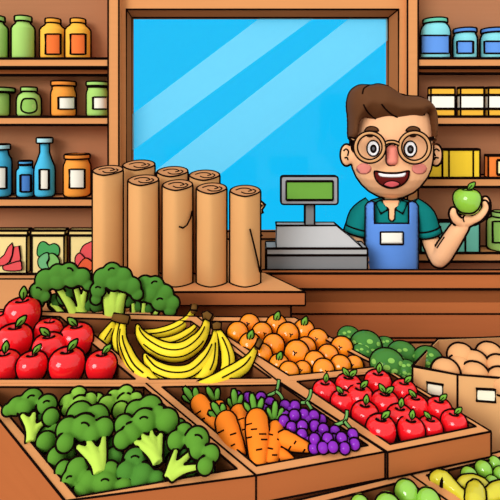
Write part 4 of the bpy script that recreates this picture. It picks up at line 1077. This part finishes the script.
carrot('carrot at the far left lying against the crate board', [(195, 400), (199, 403), (205, 412), (213, 423), (222, 436)], [0, .006, .006, .004, 0], [3, 9, 9.4, 8, 5],
       (197, 404, [(184, 387.5, 3), (182.5, 396, 2.6), (195, 387.5, 3), (198, 396, 2.4)]), [(196, 414, 201, 411), (200, 420, 205, 418)])
carrot('mostly hidden carrot behind the left one, only leaves showing', [(216, 404), (220, 408), (228, 418), (236, 432)], [-.01, -.006, -.006, -.01], [3, 7, 7, 5], (216, 404, [(207, 387, 2.8), (218, 388, 2.8), (205, 397, 2.2)]), [])
carrot('carrot behind and between the two big left carrots', [(238, 410), (239, 414), (241, 428), (246, 445), (250, 462)], [.0, .008, .008, .004, -.004], [3, 9.5, 9.4, 6.5, 3],
       (236, 412, [(228, 398.5, 2.6), (233.5, 389, 3.2), (242, 394.5, 2.8), (236, 400, 2.6)]), [(238, 420, 244, 418), (242, 430, 246, 429)])
carrot('second big upright carrot left of the middle one', [(224, 417), (226, 422), (229, 433), (235, 446), (241, 458)], [.012, .018, .018, .012, .004], [4, 11, 11.2, 9, 5.5],
       (224, 420, [(208.5, 412, 2.6), (212, 402.5, 3.2), (222.5, 403.5, 3), (216, 412, 2.6)]), [(218, 433, 224, 430), (230, 435, 236, 433), (231, 446, 235, 444)])
carrot('carrot standing right of the biggest one', [(276, 425), (276, 429), (274.5, 441), (272, 454), (269.5, 466)], [.012, .016, .016, .012, .004], [3.5, 8.6, 8.8, 7.6, 6],
       (274, 424, [(267.5, 407.5, 2.6), (275.5, 401, 3.1), (283, 408, 2.8), (273, 412, 2.6)]), [(268, 434, 273, 435), (277, 439, 281, 441), (268, 448, 273, 449), (272, 455, 277, 455)])
carrot('biggest carrot upright in the middle of the bundle', [(257, 415), (257, 420), (257.5, 433), (258, 450), (258.5, 468)], [.02, .026, .026, .02, .008], [4, 11.4, 11.4, 9.4, 6.6],
       (256, 418, [(244, 402.5, 2.6), (251.5, 393.5, 3.2), (262.5, 398, 3), (255, 406, 2.8)]), [(246, 425, 252, 423.5), (251, 429.5, 257, 429), (259, 434, 266, 434), (247, 438, 252, 437), (261, 439.5, 267, 439.5), (256, 450, 262, 449)])
carrot('thin carrot pointing right below the grapes', [(280, 424), (284, 427), (292, 432), (301, 437), (309, 442)], [.004, .006, .006, .004, .0], [3, 5.5, 5, 3.6, 1], None, [(286, 434, 288, 431)])
carrot('thick carrot pointing right along the front board', [(280, 436), (284, 439), (294, 443), (306, 447), (321, 452)], [.020, .024, .024, .022, .014], [3, 8.6, 7.6, 5, 1], None, [(294, 444, 296, 441), (288, 451, 291, 446), (303, 452, 305, 449)])
carrot('short carrot low in front of the right pointing ones', [(276, 452), (280, 455), (286, 458), (292, 461), (298, 464)], [.004, .006, .006, .004, .0], [4, 7, 6, 4, 1], None, [])
# ================================================================== GRAPES
grm = fruit('grape_purple', '#8426B2', .25, 1.4); gst = mat('grape_stem', '#6FA858')
def grapes(label, gl, stem):
    t = thing('grape_bunch', label, 'grapes', pp(gl[0][0], gl[0][1], -.02), 'grape bunches in the front middle crate')
    base = parent_world(t)
    for i, g in enumerate(gl):
        x, y = g[:2]; d = g[2] if len(g) > 2 else .012; c = pp(x, y, d)
        if 'gr' not in PROTO_USED:
            mb = MB(); R = .0137; mb.ball((0, 0, 0), R, seg=20, rings=12); o = mb.build('grape', grm, None, eye=Vector((0, -1.05, .62)), r=.0017)
            PROTO_USED['gr'] = o
        else: o = PROTO_USED['gr'].copy(); C.objects.link(o)
        o.parent = t; o.location = c-base; o.rotation_euler = (0, 0, math.atan2(-c.x, c.y)); s = 5.75*c.y/500/.0137; o.scale = (s, s, s)
    mb = MB()
    for pts in stem:
        Q = [pp(x, y, .028) for x, y in pts[:1]]; Y0 = pp(pts[-1][0], pts[-1][1], .018).y
        mb.tube(catmull([at(x, y, Y0-.01) for x, y in pts], 4, False), .0038, seg=10)
    mb.build('grape_stem', gst, t, r=.0011)
grapes('purple grape bunch furthest back beside the carrot leaves', [(261, 398), (270, 403), (264, 410), (285, 406, .014), (295, 406.5, .014), (276, 411), (285, 416, .01), (270, 412, .006), (257, 406, 0), (290, 412, .004), (237, 397, 0), (248, 398, 0)], [[(279, 379.5), (277.8, 387), (275.5, 392), (268, 395.5)], [(275.8, 391), (280, 394.5), (283, 400)]])
grapes('purple grape bunch in the middle under the second stem', [(294.5, 415.5, .02), (304, 414.5, .016), (314, 416, .016), (284, 421, .012), (291.5, 427.5, .014), (302.3, 426, .022), (314.8, 426, .016), (302, 434.5, .012), (290, 421, .006), (308, 421, .006), (321, 420, .004)], [[(311, 389), (310, 396), (306, 402), (301, 402.5)], [(306.4, 401.4), (309, 405), (311.5, 409)]])
grapes('purple grape bunch nearest the front right corner of its crate', [(323.5, 429.5, .018), (335, 431.5, .014), (314.6, 439, .02), (327.6, 438.6, .024), (341.6, 438, .022), (352.6, 434.6, .02), (354.5, 444, .01), (323, 447.5, .012), (333, 446.6, .016), (344.6, 448, .01), (334, 440, .008), (346, 442, .008), (314, 448, .004), (320, 436, .004), (308, 441, .0)], [[(347, 410), (346.6, 416), (344, 421.5), (334, 425.5)], [(344.4, 421), (347, 424.5), (350.5, 428.5)]])
